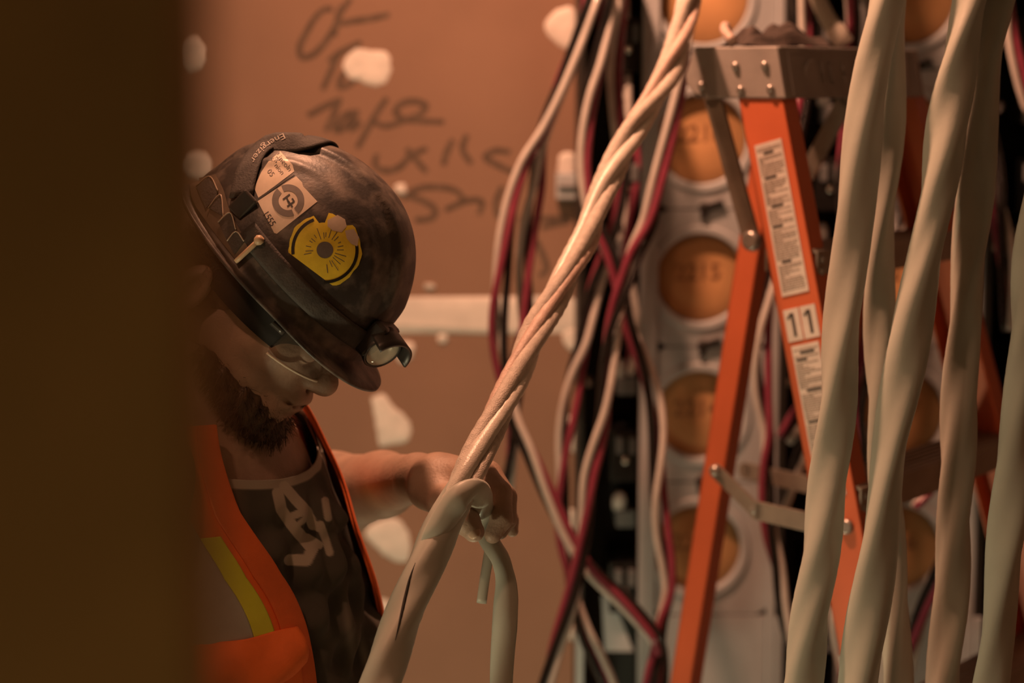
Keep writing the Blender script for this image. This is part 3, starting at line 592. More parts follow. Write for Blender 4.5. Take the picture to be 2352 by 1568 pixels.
# crumpled rag on the cap
def rag():
    n, m = 30, 22; u = np.linspace(-1, 1, n); v = np.linspace(-1, 1, m); U, V = np.meshgrid(u, v, indexing='ij')
    h = 0.018 * np.clip(1 - (U ** 4 + V ** 4) * 0.9, 0, 1) * (1 + 0.5 * np.sin(U * 6 + V * 3) + 0.4 * np.sin(V * 9 - U * 4)) + 0.001
    h = np.clip(h, 0.001, 0.04)
    c = LP(0.10, -0.065, CT); top = c + ES * (U * 0.085 * (1 + .15 * np.sin(V * 4)))[..., None] + EN * (V * 0.05 * (1 + .2 * np.sin(U * 3)))[..., None] + EZ * h[..., None]
    b = MB(); b.grid(top); bot = top.copy(); bot[..., 2] = CT + 0.0004; b.grid(bot[::-1])
    o = b.build('work_rag', 'rag_cloth', None, origin=LP(0.1, -0.065, CT)); tag(o, 'crumpled dark rag lying on the ladder cap', 'rag')
rag()
q = catmull([LP(0.0, -0.07, CT + 0.007), LP(0.012, -0.09, CT + 0.022), LP(0.03, -0.1, CT + 0.028), LP(0.06, -0.11, CT + 0.007)], 0.006)
o = MB().tube(q, 0.0065, 10).build('wire_offcut', 'strand_pink', None, origin=q[0]); tag(o, 'short pinkish wire offcut lying on the ladder cap beside the rag', 'wire')
# ================================================================= solid modelling by distance fields (for the figure)
def smin(a, b, k): h = np.clip(0.5 + 0.5 * (b - a) / k, 0, 1); return b * (1 - h) + a * h - k * h * (1 - h)
def smax(a, b, k): return -smin(-a, -b, k)
def capsule(p, a, b, ra, rb):
    a = np.asarray(a); ba = np.asarray(b) - a; pa = p - a; t = np.clip(pa @ ba / (ba @ ba + 1e-12), 0, 1)
    return np.linalg.norm(pa - t[:, None] * ba, axis=1) - (ra + (rb - ra) * t)
def ellipsoid(p, c, R, r):
    q = (p - np.asarray(c)) @ np.asarray(R).T; r = np.asarray(r); k0 = np.linalg.norm(q / r, axis=1); k1 = np.linalg.norm(q / (r * r), axis=1) + 1e-9
    return k0 * (k0 - 1) / k1
def surface(sdf, lo, hi, h, blk=8, newton=2):
    lo = np.asarray(lo, float); n = (np.ceil((np.asarray(hi) - lo) / h / blk).astype(int)) * blk; nb = n // blk
    bi = np.stack(np.meshgrid(*[np.arange(k) for k in nb], indexing='ij'), -1).reshape(-1, 3)
    bc = lo + (bi * blk + blk / 2) * h; bd = np.concatenate([sdf(c) for c in np.array_split(bc, max(1, len(bc) // 60000))])
    V = np.repeat(np.repeat(np.repeat(bd.reshape(nb).astype(np.float32), blk, 0), blk, 1), blk, 2)
    act = bi[np.abs(bd) < blk * h * 1.6]
    loc = np.stack(np.meshgrid(*[np.arange(blk)] * 3, indexing='ij'), -1).reshape(-1, 3)
    for ch in np.array_split(act, max(1, len(act) // 300)):
        ijk = (ch[:, None, :] * blk + loc[None]).reshape(-1, 3); V[ijk[:, 0], ijk[:, 1], ijk[:, 2]] = sdf(lo + ijk * h)
    I = V < 0; c = np.zeros(tuple(n - 1), np.uint8)
    for dx in (0, 1):
        for dy in (0, 1):
            for dz_ in (0, 1): c += I[dx:n[0] - 1 + dx, dy:n[1] - 1 + dy, dz_:n[2] - 1 + dz_]
    cells = np.argwhere((c > 0) & (c < 8)); idx = -np.ones(tuple(n - 1), np.int32); idx[cells[:, 0], cells[:, 1], cells[:, 2]] = np.arange(len(cells))
    acc = np.zeros((len(cells), 3)); cnt = np.zeros(len(cells))
    corners = [(x, y, z) for x in (0, 1) for y in (0, 1) for z in (0, 1)]
    for a in range(8):
        for b in range(a + 1, 8):
            ca, cb = np.array(corners[a]), np.array(corners[b])
            if np.abs(ca - cb).sum() != 1: continue
            ia, ib = cells + ca, cells + cb; va, vb = V[ia[:, 0], ia[:, 1], ia[:, 2]], V[ib[:, 0], ib[:, 1], ib[:, 2]]; m = (va < 0) != (vb < 0)
            t = va[m] / (va[m] - vb[m]); acc[m] += ia[m] + t[:, None] * (cb - ca); cnt[m] += 1
    pts = lo + acc / cnt[:, None] * h
    for _ in range(newton):
        d0 = sdf(pts); e = h * 0.3; g = np.stack([sdf(pts + np.eye(3)[k] * e) - d0 for k in range(3)], 1) / e
        pts = pts - np.clip(d0, -h * 0.6, h * 0.6)[:, None] * g / (np.sum(g * g, 1)[:, None] + 1e-6) * 0.8
    quads = []
    for ax in range(3):
        o1, o2 = [(1, 2), (2, 0), (0, 1)][ax]; sl = [slice(None)] * 3; sh = [slice(None)] * 3; sl[ax] = slice(0, -1); sh[ax] = slice(1, None)
        e = np.argwhere(I[tuple(sl)] != I[tuple(sh)]); e = e[(e[:, o1] > 0) & (e[:, o2] > 0) & (e[:, o1] < n[o1] - 1) & (e[:, o2] < n[o2] - 1) & (e[:, ax] < n[ax] - 1)]
        d1 = np.eye(3, dtype=int)[o1]; d2 = np.eye(3, dtype=int)[o2]
        q = [idx[tuple((e - u).T)] for u in (0 * d1, d1, d1 + d2, d2)]; q = np.stack(q, 1); fl = I[tuple(e.T)]; q[~fl] = q[~fl][:, ::-1]; quads.append(q)
    quads = np.concatenate(quads); quads = quads[(quads >= 0).all(1)]
    return pts, quads
def sdf_object(name, sdf, lo, hi, h, m, parent=None, blk=8):
    v, q = surface(sdf, lo, hi, h, blk); me = bpy.data.meshes.new(name)
    me.vertices.add(len(v)); me.vertices.foreach_set('co', v.ravel()); me.loops.add(len(q) * 4); me.loops.foreach_set('vertex_index', q.ravel().astype(np.int32))
    me.polygons.add(len(q)); me.polygons.foreach_set('loop_start', np.arange(len(q), dtype=np.int32) * 4); me.update(calc_edges=True); me.validate()
    me.polygons.foreach_set('use_smooth', [True] * len(me.polygons)); me.materials.append(MATS[m]); return link(name, me, parent), v, q

mat('skin', (0.36, 0.25, 0.19), 0.52, var=0.10, scale=35, bump=0.35, bscale=260, sss=0.04)
mat('nail', (0.60, 0.42, 0.32), 0.3)
mat('beard_hair', (0.07, 0.042, 0.024), 0.6, var=0.4, scale=60)
mat('head_hair', (0.16, 0.10, 0.06), 0.6, var=0.4, scale=60)
mat('vest_orange', (0.92, 0.19, 0.04), 0.72, var=0.08, scale=25, bump=0.25, bscale=500)
mat('vest_trim', (0.80, 0.16, 0.04), 0.75, var=0.08, scale=25, bump=0.3, bscale=700)
mat('vest_yellow', (0.66, 0.68, 0.05), 0.6, var=0.06, scale=25)
mat('vest_silver', (0.46, 0.45, 0.42), 0.45, 0.2, var=0.10, scale=25, bump=0.1, bscale=200)
mat('trouser_cloth', (0.05, 0.05, 0.055), 0.9, var=0.2, scale=20)
mat('boot_leather', (0.06, 0.04, 0.025), 0.6)
mat('hat_shell', (0.035, 0.031, 0.029), 0.46, col2=(0.24, 0.20, 0.17), scale=34, mix=(0.45, 0.80), bump=0.15, bscale=260)
mat('hat_strap', (0.055, 0.050, 0.046), 0.75, var=0.3, scale=60, bump=0.4, bscale=400)
mat('band_black', (0.012, 0.011, 0.010), 0.8)
mat('hat_clip', (0.16, 0.125, 0.095), 0.35, var=0.15, scale=40)
mat('hat_clip_edge', (0.5, 0.4, 0.32), 0.25)
mat('decal_cream', (0.68, 0.58, 0.47), 0.38, var=0.10, scale=45)
mat('decal_grey', (0.16, 0.14, 0.13), 0.5, var=0.15, scale=70)
mat('decal_black', (0.018, 0.016, 0.015), 0.5)
mat('decal_yellow', (0.88, 0.70, 0.06), 0.45, var=0.12, scale=50)
mat('strap_print', (0.42, 0.38, 0.34), 0.6)
mat('peg_tan', (0.62, 0.44, 0.28), 0.45)
mat('lamp_plastic', (0.03, 0.027, 0.025), 0.4, var=0.3, scale=40)
mat('lamp_reflector', (0.50, 0.47, 0.38), 0.3, 0.4, var=0.15, scale=60)
glass_mat('lamp_glass', (0.75, 0.72, 0.6), 0.25); glass_mat('glasses_lens', (0.16, 0.12, 0.09), 0.14); mat('glasses_frame', (0.05, 0.045, 0.04), 0.3); mat('glasses_highlight', (0.6, 0.52, 0.42), 0.2)

# ---------------------------------------------------------------- head frame
HD = 2.25; HC = P(650, 650, HD)
f0 = 0.68 * RT - 0.733 * UP; u0 = 0.733 * RT + 0.68 * UP; s0 = -FW
ps, ro = math.radians(9), math.radians(10)
HF = f0 * math.cos(ps) + s0 * math.sin(ps); s1 = s0 * math.cos(ps) - f0 * math.sin(ps); HU = u0 * math.cos(ro) + s1 * math.sin(ro); HS = s1 * math.cos(ro) - u0 * math.sin(ro)
HR = np.stack([HF, HU, HS])
def H(f, u, s_): return HC + HF * f + HU * u + HS * s_
def J(px, py, d, r): return (P(px, py, d), r * d / FPX)
YB = math.radians(-25); FB = np.array([math.cos(YB), math.sin(YB), 0]); SB = np.array([math.sin(YB), -math.cos(YB), 0]); RB = np.stack([FB, SB, [0, 0, 1]])
CHEST, BELLY, SHO = P(440, 1240, 2.33), P(548, 1600, 2.33), P(420, 1100, 2.35)
def torso_sdf(p):
    d = ellipsoid(p, CHEST, RB, (0.142, 0.190, 0.215))
    d = smin(d, ellipsoid(p, BELLY, RB, (0.150, 0.178, 0.26)), 0.06)
    d = smin(d, capsule(p, SHO - SB * 0.14, SHO + SB * 0.14, 0.078, 0.078), 0.05)
    nb = P(470, 1085, 2.32)
    d = smin(d, capsule(p, H(-0.035, -0.075, 0), nb, 0.060, 0.070), 0.03)
    for sg in (-1, 1): d = smin(d, capsule(p, P(480, 1030, 2.31), SHO + SB * 0.13 * sg + EZ * 0.02, 0.058, 0.06), 0.04)
    return d
def head_sdf(p):
    q = (p - HC) @ HR.T          # f, u, s
    I3 = np.eye(3); E = lambda c, r: ellipsoid(q, c, I3, r); C = lambda a, b, ra, rb: capsule(q, a, b, ra, rb)
    d = E((-0.006, 0.012, 0), (0.100, 0.104, 0.077)); d = smin(d, E((0.033, -0.052, 0), (0.070, 0.080, 0.062)), 0.02)
    for g in (-1, 1):
        d = smin(d, C((-0.012, -0.075, 0.048 * g), (0.082, -0.112, 0.016 * g), 0.022, 0.022), 0.022)
        d = smin(d, C((0.058, -0.046, 0.040 * g), (0.040, -0.052, 0.048 * g), 0.026, 0.022), 0.018)
    d = smin(d, C((0.090, -0.112, -0.008), (0.090, -0.112, 0.008), 0.024, 0.024), 0.018)
    d = smin(d, C((0.086, -0.002, -0.036), (0.086, -0.002, 0.036), 0.015, 0.015), 0.012)
    d = smin(d, E((0.094, -0.074, 0), (0.022, 0.022, 0.030)), 0.014)
    for g in (-1, 1): d = smax(d, -(E((0.101, -0.025, 0.032 * g), (0.018, 0.013, 0.017))), 0.008); d = smin(d, E((0.082, -0.025, 0.032 * g), (0.014, 0.013, 0.014)), 0.003)
    d = smin(d, C((0.094, -0.012, 0), (0.113, -0.040, 0), 0.0095, 0.0150), 0.010)
    d = smin(d, E((0.1145, -0.0425, 0), (0.0160, 0.0145, 0.0155)), 0.006)
    for g in (-1, 1): d = smin(d, E((0.104, -0.048, 0.0125 * g), (0.0135, 0.0105, 0.0095)), 0.005); d = smax(d, -E((0.108, -0.0585, 0.008 * g), (0.007, 0.005, 0.004)), 0.003)
    d = smin(d, C((0.1085, -0.0745, -0.016), (0.1085, -0.0745, 0.016), 0.0075, 0.0075), 0.007); d = smin(d, C((0.1065, -0.0875, -0.014), (0.1065, -0.0875, 0.014), 0.0085, 0.0085), 0.007)
    for g in (-1, 1): d = smax(d, -C((0.1165, -0.0810, 0), (0.1120, -0.0812, 0.015 * g), 0.0028, 0.0028), 0.002); d = smax(d, -C((0.1120, -0.0812, 0.015 * g), (0.1015, -0.0830, 0.029 * g), 0.0028, 0.0022), 0.002)
    for g in (-1, 1):
        ear = E((-0.048, -0.060, 0.082 * g), (0.019, 0.031, 0.011)); ear = smax(ear, -E((-0.043, -0.060, 0.0925 * g), (0.011, 0.020, 0.008)), 0.005); d = smin(d, ear, 0.008)
    return d
WRI = J(960, 1096, 2.325, 53)
ARM = [(J(470, 1015, 2.47, 130), J(652, 1178, 2.62, 108)), (J(652, 1165, 2.62, 104), J(760, 1140, 2.56, 98)), (J(760, 1140, 2.56, 98), J(880, 1112, 2.46, 70)), (J(880, 1112, 2.46, 70), WRI)]
PALM = [(WRI, J(1010, 1106, 2.280, 58)), (J(1010, 1104, 2.280, 58), J(1106, 1096, 2.235, 36)), (J(1010, 1104, 2.285, 52), J(1118, 1094, 2.268, 34)), (J(1010, 1106, 2.295, 50), J(1114, 1102, 2.300, 32)), (J(1010, 1110, 2.305, 46), J(1104, 1114, 2.330, 29)), (J(985, 1120, 2.270, 50), J(1030, 1160, 2.222, 36))]
FING = [[J(1108, 1094, 2.232, 34), J(1148, 1132, 2.212, 28), J(1152, 1190, 2.200, 26), J(1132, 1228, 2.196, 20)],
        [J(1120, 1090, 2.265, 33), J(1160, 1142, 2.244, 27), J(1163, 1192, 2.236, 24), J(1148, 1220, 2.232, 19)],
        [J(1116, 1100, 2.298, 31), J(1158, 1156, 2.276, 25), J(1170, 1196, 2.270, 21), J(1177, 1219, 2.268, 14)],
        [J(1106, 1114, 2.328, 28), J(1140, 1162, 2.308, 22), J(1148, 1196, 2.302, 18), J(1138, 1216, 2.30, 14)],
        [J(1022, 1158, 2.222, 40), J(1048, 1176, 2.196, 36), J(1070, 1196, 2.180, 33), J(1088, 1220, 2.172, 25)]]
RARM = [(J(262, 1105, 2.15, 140), J(235, 1520, 2.12, 105)), (J(235, 1520, 2.12, 100), J(330, 1830, 2.06, 62))]
def limb_sdf(p, parts, k):
    d = None
    for (a, ra), (b, rb) in parts: c = capsule(p, a, b, ra, rb); d = c if d is None else smin(d, c, k)
    return d
def hand_sdf(p):
    d = limb_sdf(p, PALM, 0.014); fd = None
    for F_ in FING: 
        c = limb_sdf(p, list(zip(F_[:-1], F_[1:])), 0.003)
        fd = c if fd is None else smin(fd, c, 0.0015)
    return smin(d, fd, 0.006)
RH = P(330, 1830, 2.06)
def rhand_sdf(p):
    d = capsule(p, RH, RH + np.array([0.03, 0.0, -0.07]), 0.030, 0.036)
    for k in range(4):
        b = RH + np.array([0.03, -0.03 + 0.02 * k, -0.085]); d = smin(d, limb_sdf(p, [((b, 0.0095), (b + np.array([0.03, 0, -0.03]), 0.009)), ((b + np.array([0.03, 0, -0.03]), 0.009), (b + np.array([0.02, 0, -0.055]), 0.008))], 0.002), 0.005)
    b = RH + np.array([0.045, -0.02, -0.03]); return smin(d, limb_sdf(p, [((b, 0.012), (b + np.array([0.03, -0.005, -0.03]), 0.010)), ((b + np.array([0.03, -0.005, -0.03]), 0.010), (b + np.array([0.03, 0, -0.05]), 0.009))], 0.002), 0.006)
handlo, handhi = P(940, 1290, 2.12) - 0.03, P(1200, 1000, 2.36) + 0.03
def body_sdf(p):
    d = np.full(len(p), 9.0)
    d = torso_sdf(p) + 0.004
    m = np.linalg.norm(p - HC, axis=1) < 0.30
    if m.any(): d[m] = smin(d[m], head_sdf(p[m]), 0.018)
    d = smin(d, limb_sdf(p, ARM, 0.02), 0.025)
    m = ((p > np.minimum(handlo, handhi)) & (p < np.maximum(handlo, handhi))).all(1)
    if m.any(): d[m] = smin(d[m], hand_sdf(p[m]), 0.010)
    d = smin(d, limb_sdf(p, RARM, 0.02), 0.03)
    m = np.linalg.norm(p - RH, axis=1) < 0.2
    if m.any(): d[m] = smin(d[m], rhand_sdf(p[m]), 0.012)
    return d
HIPZ = 0.86; hipc = BELLY.copy(); hipc[2] = HIPZ
person = empty('person', (hipc[0], hipc[1], 0), 'person in dark hard hat and orange safety vest, head bowed, gripping the twisted cable', 'person')
body, bv, bq = sdf_object('body', lambda p: smax(body_sdf(p), (HIPZ - 0.04) - p[:, 2], 0.01), (-0.66, 1.93, 0.80), (0.04, 2.78, 1.82), 0.0026, 'skin', person)
BODY_BVH = BVHTree.FromPolygons([Vector(v) for v in bv], [tuple(map(int, q)) for q in bq])
# thumb nail and index nail
def nail(c, along, out, L, W, par=body):
    along = along / np.linalg.norm(along); out = out - along * out.dot(along); out /= np.linalg.norm(out); sd = np.cross(along, out)
    U_, V_ = np.meshgrid(np.linspace(-1, 1, 9), np.linspace(-1, 1, 9), indexing='ij'); rr = np.sqrt(1 - 0.5 * V_ ** 2); 
    pts = c + along * (U_ * L * rr)[..., None] + sd * (V_ * W * np.sqrt(1 - 0.45 * U_ ** 2))[..., None] + out * (-0.45 * W * V_ ** 2 - 0.1 * L * U_ ** 2)[..., None]
    b = MB(); b.grid(pts); o = b.build('finger_nail', 'nail', par, fix=False); m = o.modifiers.new('thick', 'SOLIDIFY'); m.thickness = 0.0008; return o
def on_body(px, py, lift=0.0):
    r = ray(px, py); r = r / np.linalg.norm(r); h = BODY_BVH.ray_cast(Vector(CAM), Vector(r)); return (np.array(h[0]) + np.array(h[1]) * lift, np.array(h[1])) if h[0] is not None else (P(px, py, 2.2), -FW)
c, nn = on_body(1087, 1220, 0.0006); nail(c, FING[4][3][0] - FING[4][2][0], nn, 0.0080, 0.0075)

# ---------------------------------------------------------------- clothing wrapped around the torso
def torso_radius(phi, z, off=0.0):
    cx = np.interp(z, [HIPZ, BELLY[2], CHEST[2], SHO[2], SHO[2] + 0.12], [BELLY[0] - 0.01, BELLY[0], CHEST[0], SHO[0] + 0.012, SHO[0] + 0.04]); cy = np.full_like(cx, CHEST[1])
    c = np.stack([cx, cy, z], -1); dirv = np.cos(phi)[..., None] * FB + np.sin(phi)[..., None] * SB
    lo_, hi_ = np.zeros_like(phi), np.full_like(phi, 0.34); sh = phi.shape
    for _ in range(18):
        mid = (lo_ + hi_) / 2; d = torso_sdf((c + dirv * mid[..., None]).reshape(-1, 3)).reshape(sh); lo_ = np.where(d < 0, mid, lo_); hi_ = np.where(d < 0, hi_, mid)
    r = np.maximum(lo_, 0.05) + off
    return c + dirv * r[..., None]
zy = lambda y, x=560, d=2.25: P(x, y, d)[2]
def px_of(p):
    q = p - CAM; d = q @ FW; return 1176 + FPX * (q @ RT) / d, 784 - FPX * (q @ UP) / d
def seg_dist(x, y, pl):
    best = np.full(x.shape, 1e9)
    for (x0, y0), (x1, y1) in zip(pl[:-1], pl[1:]):
        dx, dy = x1 - x0, y1 - y0; t = np.clip(((x - x0) * dx + (y - y0) * dy) / (dx * dx + dy * dy + 1e-9), 0, 1); best = np.minimum(best, np.hypot(x - x0 - t * dx, y - y0 - t * dy))
    return best
nphi, nz_ = 420, 330
ph = np.concatenate([np.linspace(-1.3, 1.0, 320), np.linspace(1.0, 2 * math.pi - 1.3, 102)[1:-1]]); nphi = len(ph)
vv = np.linspace(0, 1, nz_)
PH, VV = np.meshgrid(ph, vv, indexing='ij')
ztop = zy(1095, 640) + 0.085 * (1 - np.cos(PH)) / 2
ZZ = HIPZ - 0.05 + VV * (ztop - (HIPZ - 0.05))
w1 = 0.0045 * np.sin(PH * 9 + ZZ * 55) * np.sin(ZZ * 21 + PH * 2) + 0.003 * np.sin(PH * 5 - ZZ * 90) + 0.0025 * np.sin(ZZ * 150 + PH * 14 + 2 * np.sin(PH * 6)) + 0.003 * np.sin(PH * 23 + ZZ * 31)
fade = np.clip((1 - VV) * 6, 0, 1)
SP = torso_radius(PH, ZZ, 0.0) + (np.cos(PH)[..., None] * FB + np.sin(PH)[..., None] * SB) * (0.010 + 1.5 * w1 * fade * np.clip((0.62 - np.abs(PH)) / 0.25, 0.15, 1))[..., None]
X_, Y_ = px_of(SP)
prn_light = np.zeros_like(PH)
for wd, pl in ((13, [(636, 1132), (644, 1170), (668, 1204), (700, 1244), (716, 1262), (704, 1288), (662, 1286)]), (12, [(650, 1116), (676, 1147), (702, 1174), (718, 1206)]), (9, [(664, 1188), (690, 1178)]), (6, [(684, 1204), (700, 1190)]), (10, [(704, 1236), (730, 1252)]), (6, [(718, 1206), (730, 1216)]), (7, [(640, 1128), (652, 1118)]), (9, [(735, 1205), (756, 1270)]), (8, [(745, 1150), (752, 1190)])):
    prn_light = np.maximum(prn_light, np.clip((wd - seg_dist(X_, Y_, pl)) / 2.0 + 0.5, 0, 1) * (np.abs(PH) < 1.0))
prn_light = np.maximum(prn_light, np.clip((VV - 0.975) * 400, 0, 1) * 0.8)
for (cx_, cy_, rx, ry) in ((800, 1445, 10, 60), (835, 1500, 10, 40)): prn_light = np.maximum(prn_light, 0.35 * np.exp(-((X_ - cx_) / rx - (Y_ - cy_) / ry * 0.8) ** 2 - ((Y_ - cy_) / ry) ** 2))  # light along the lower shirt edge, put into the colour as pale streaks
b = MB(); b.grid(SP.transpose(1, 0, 2), wrap=True)
sm_ = bpy.data.materials.new('tee_cloth'); sm_.use_nodes = True; nt = sm_.node_tree; bs = nt.nodes['Principled BSDF']; bs.inputs['Roughness'].default_value = 0.9
at = nt.nodes.new('ShaderNodeAttribute'); at.attribute_name = 'print'; mx = nt.nodes.new('ShaderNodeMix'); mx.data_type = 'RGBA'
nzn = nt.nodes.new('ShaderNodeTexNoise'); nzn.inputs['Scale'].default_value = 28; nzn.inputs['Detail'].default_value = 8; cr = nt.nodes.new('ShaderNodeValToRGB'); cr.color_ramp.elements[0].color = (0.045, 0.042, 0.036, 1); cr.color_ramp.elements[1].color = (0.095, 0.088, 0.072, 1)
tcn = nt.nodes.new('ShaderNodeTexCoord'); nt.links.new(tcn.outputs['Object'], nzn.inputs['Vector']); nt.links.new(nzn.outputs['Fac'], cr.inputs['Fac']); nt.links.new(cr.outputs['Color'], mx.inputs[6]); mx.inputs[7].default_value = (0.42, 0.38, 0.32, 1)
nt.links.new(at.outputs['Fac'], mx.inputs[0]); nt.links.new(mx.outputs[2], bs.inputs['Base Color']); MATS['tee_cloth'] = sm_
tee = b.build('tee_shirt', 'tee_cloth', person, fix=False); tee['label'] = 'dark grey tee shirt with pale lettering'
atr = tee.data.attributes.new('print', 'FLOAT', 'POINT'); atr.data.foreach_set('value', prn_light.T.reshape(-1).astype(np.float32))
so = tee.modifiers.new('thick', 'SOLIDIFY'); so.thickness = 0.0015; so.offset = -1
# vest: two fronts and a back in one wrap, open at the front
def vest_grid(pa, pb, za, zb, off, n1=140, n2=160, wr=0.0):
    t = np.linspace(0, 1, n1); v = np.linspace(0, 1, n2); T_, V_ = np.meshgrid(t, v, indexing='ij'); Z_ = za + (zb - za) * V_ if np.ndim(zb) == 0 else za + V_ * (zb - za)
    A_ = pa(Z_); B_ = pb(Z_); F_ = A_ + (B_ - A_) * T_
    o_ = off + wr * (np.sin(F_ * 7 + Z_ * 26) * 0.5 + 0.5 * np.sin(Z_ * 47 - F_ * 4)) 
    return torso_radius(F_, Z_, 0.0) + (np.cos(F_)[..., None] * FB + np.sin(F_)[..., None] * SB) * np.asarray(o_)[..., None], F_, Z_
zA, zB, zC = zy(1000), zy(1330), zy(1568)
_ph = lambda z: np.interp(z, [HIPZ, zC, zB, zy(1150), zA, zA + 0.03], [0.60, 0.52, 0.40, 0.66, 0.86, 0.95])
ph0 = lambda z: sum(_ph(z + o_) for o_ in np.linspace(-0.045, 0.045, 13)) / 13
ztv = zy(955)
G, F_, Z_ = vest_grid(ph0, lambda z: 2 * math.pi - ph0(z), HIPZ - 0.06, ztv, 0.020, 260, 150, 0.003)
SR, SL_ = SHO + SB * 0.205, SHO - SB * 0.205
hole = np.minimum(np.linalg.norm(G - SR, axis=-1), np.linalg.norm(G - SL_, axis=-1)) > 0.092
def shell(name, G, m, th=0.002, mask=None, parent=person):
    b = MB(); b.grid(G, True, mask); o = b.build(name, m, parent, fix=False); s_ = o.modifiers.new('thick', 'SOLIDIFY'); s_.thickness = th; s_.offset = 0; return o
vest = shell('safety_vest', G, 'vest_orange', 0.003, hole[:-1, :-1] & hole[1:, 1:]); vest['label'] = 'orange high-visibility vest, open at the front'
for sg in (1, -1):
    f_ = (lambda a: (lambda z: ph0(z) + a)) if sg > 0 else (lambda a: (lambda z: 2 * math.pi - ph0(z) - a))
    shell('edge_binding', vest_grid(f_(-0.012), f_(0.15), HIPZ - 0.06, ztv, 0.0235, 20, 120, 0.003)[0], 'vest_trim', 0.003, None, vest)
    shell('yellow_stripe', vest_grid(f_(0.19), f_(0.31), zy(1480), zy(1185), 0.0228, 12, 90, 0.003)[0], 'vest_yellow', 0.0015, None, vest)
    shell('reflective_stripe', vest_grid(f_(0.31), f_(0.80), zy(1480), zy(1135), 0.0225, 30, 90, 0.003)[0], 'vest_silver', 0.0015, None, vest)
# breast pocket with its flap standing off
n1, n2 = 40, 26; T_, V_ = np.meshgrid(np.linspace(-1, 1, n1), np.linspace(0, 1, n2), indexing='ij')
zt_, zb_ = zy(1408) + 0.010 * T_ * 0.6, zy(1500) - 0.004 + 0.020 * np.abs(T_) ** 3; Z_ = zt_ + (zb_ - zt_) * V_; F_ = ph0(Z_) + 0.46 - 0.40 * T_
FLP = torso_radius(F_, Z_, 0.0) + (np.cos(F_)[..., None] * FB + np.sin(F_)[..., None] * SB) * (0.026 + 0.016 * np.sin(V_ * math.pi * 0.75) + 0.003 * np.sin(T_ * 7 + V_ * 4))[..., None]
shell('pocket_flap', FLP, 'vest_orange', 0.003, None, vest)
shell('pocket', vest_grid(lambda z: ph0(z) + 0.08, lambda z: ph0(z) + 0.84, zy(1700), zy(1440), 0.0265, 40, 40, 0.002)[0], 'vest_orange', 0.003, None, vest)
# trousers and boots (below the frame)
def leg_pts(sg): t = hipc + SB * 0.09 * sg; return [(t, 0.105), (np.array([t[0] + 0.02, t[1] + 0.0, 0.48]), 0.078), (np.array([t[0], t[1], 0.10]), 0.062)]
def trouser_sdf(p):
    d = ellipsoid(p, hipc, RB, (0.158, 0.185, 0.11))
    for sg in (-1, 1):
        L = leg_pts(sg); d = smin(d, limb_sdf(p, [(L[0], L[1]), (L[1], L[2])], 0.02), 0.02)
    return smax(d, p[:, 2] - (HIPZ + 0.03), 0.005)
sdf_object('trousers', trouser_sdf, hipc + np.array([-0.32, -0.32, -HIPZ + 0.02]), hipc + np.array([0.32, 0.32, 0.10]), 0.012, 'trouser_cloth', person, 4)
for sg in (-1, 1):
    t = leg_pts(sg)[2][0]
    sdf_object('work_boot', lambda p: smax(smin(capsule(p, (t[0] - 0.01, t[1], 0.05), (t[0] + 0.13, t[1] - 0.06, 0.03), 0.052, 0.045), capsule(p, (t[0], t[1], 0.05), (t[0], t[1], 0.16), 0.06, 0.07), 0.02), -p[:, 2], 0.004), (t[0] - 0.12, t[1] - 0.18, -0.02), (t[0] + 0.24, t[1] + 0.12, 0.24), 0.01, 'boot_leather', person, 4)
# short sleeves of the tee, covering the shoulders
for sg, ((a, ra), (b_, rb)) in ((-1, ARM[0]), (1, RARM[0])):
    e_ = a + (b_ - a) * 0.55; sh_ = SHO + SB * 0.07 * sg
    def sleeve_sdf(p):
        d = smin(capsule(p, sh_, a, 0.084, 0.080), capsule(p, a, e_, 0.080, 0.066 + 0.004), 0.03); ax = (e_ - a) / np.linalg.norm(e_ - a)
        d = smax(d, (p - e_) @ ax, 0.004); t = (p - a) @ ax
        return d + 0.0022 * np.sin(t * 95 + 3 * np.sin(p[:, 0] * 40)) * np.clip(t * 12, 0, 1)
    lo2 = np.minimum(np.minimum(a, e_), sh_) - 0.13; hi2 = np.maximum(np.maximum(a, e_), sh_) + 0.13
    so_, _, _ = sdf_object('sleeve', sleeve_sdf, lo2, hi2, 0.005, 'tee_cloth', tee)

# ---------------------------------------------------------------- hair and beard
def strand_set(name, roots, dirs, L, curl, r, m, parent, seg=6):
    b = MB(); V_, F2 = [], []
    for p0, d in zip(roots, dirs):
        ln = L * rng.uniform(0.6, 1.2); d = d / np.linalg.norm(d); a = np.cross(d, rng.normal(size=3)); a /= np.linalg.norm(a) + 1e-9; c = np.cross(d, a); o = len(V_); phs = rng.uniform(0, 6.28); tw = rng.uniform(5, 11) * (1 if curl > 0.003 else 0.5)
        for k in range(seg):
            t = k / (seg - 1); p = p0 + d * ln * t + (a * math.cos(phs + tw * t) + c * math.sin(phs + tw * t)) * curl * (0.2 + t) - EZ * 0.12 * ln * t * t; rr = r * (1 - 0.75 * t)
            for j in range(3): V_.append(p + (a * math.cos(2.094 * j) + c * math.sin(2.094 * j)) * rr)
        for k in range(seg - 1):
            for j in range(3): F2.append((o + k * 3 + j, o + k * 3 + (j + 1) % 3, o + k * 3 + 3 + (j + 1) % 3, o + k * 3 + 3 + j))
    b.add(V_, F2, True); o = b.build(name, m, parent, fix=False); o['kind'] = 'stuff'; return o
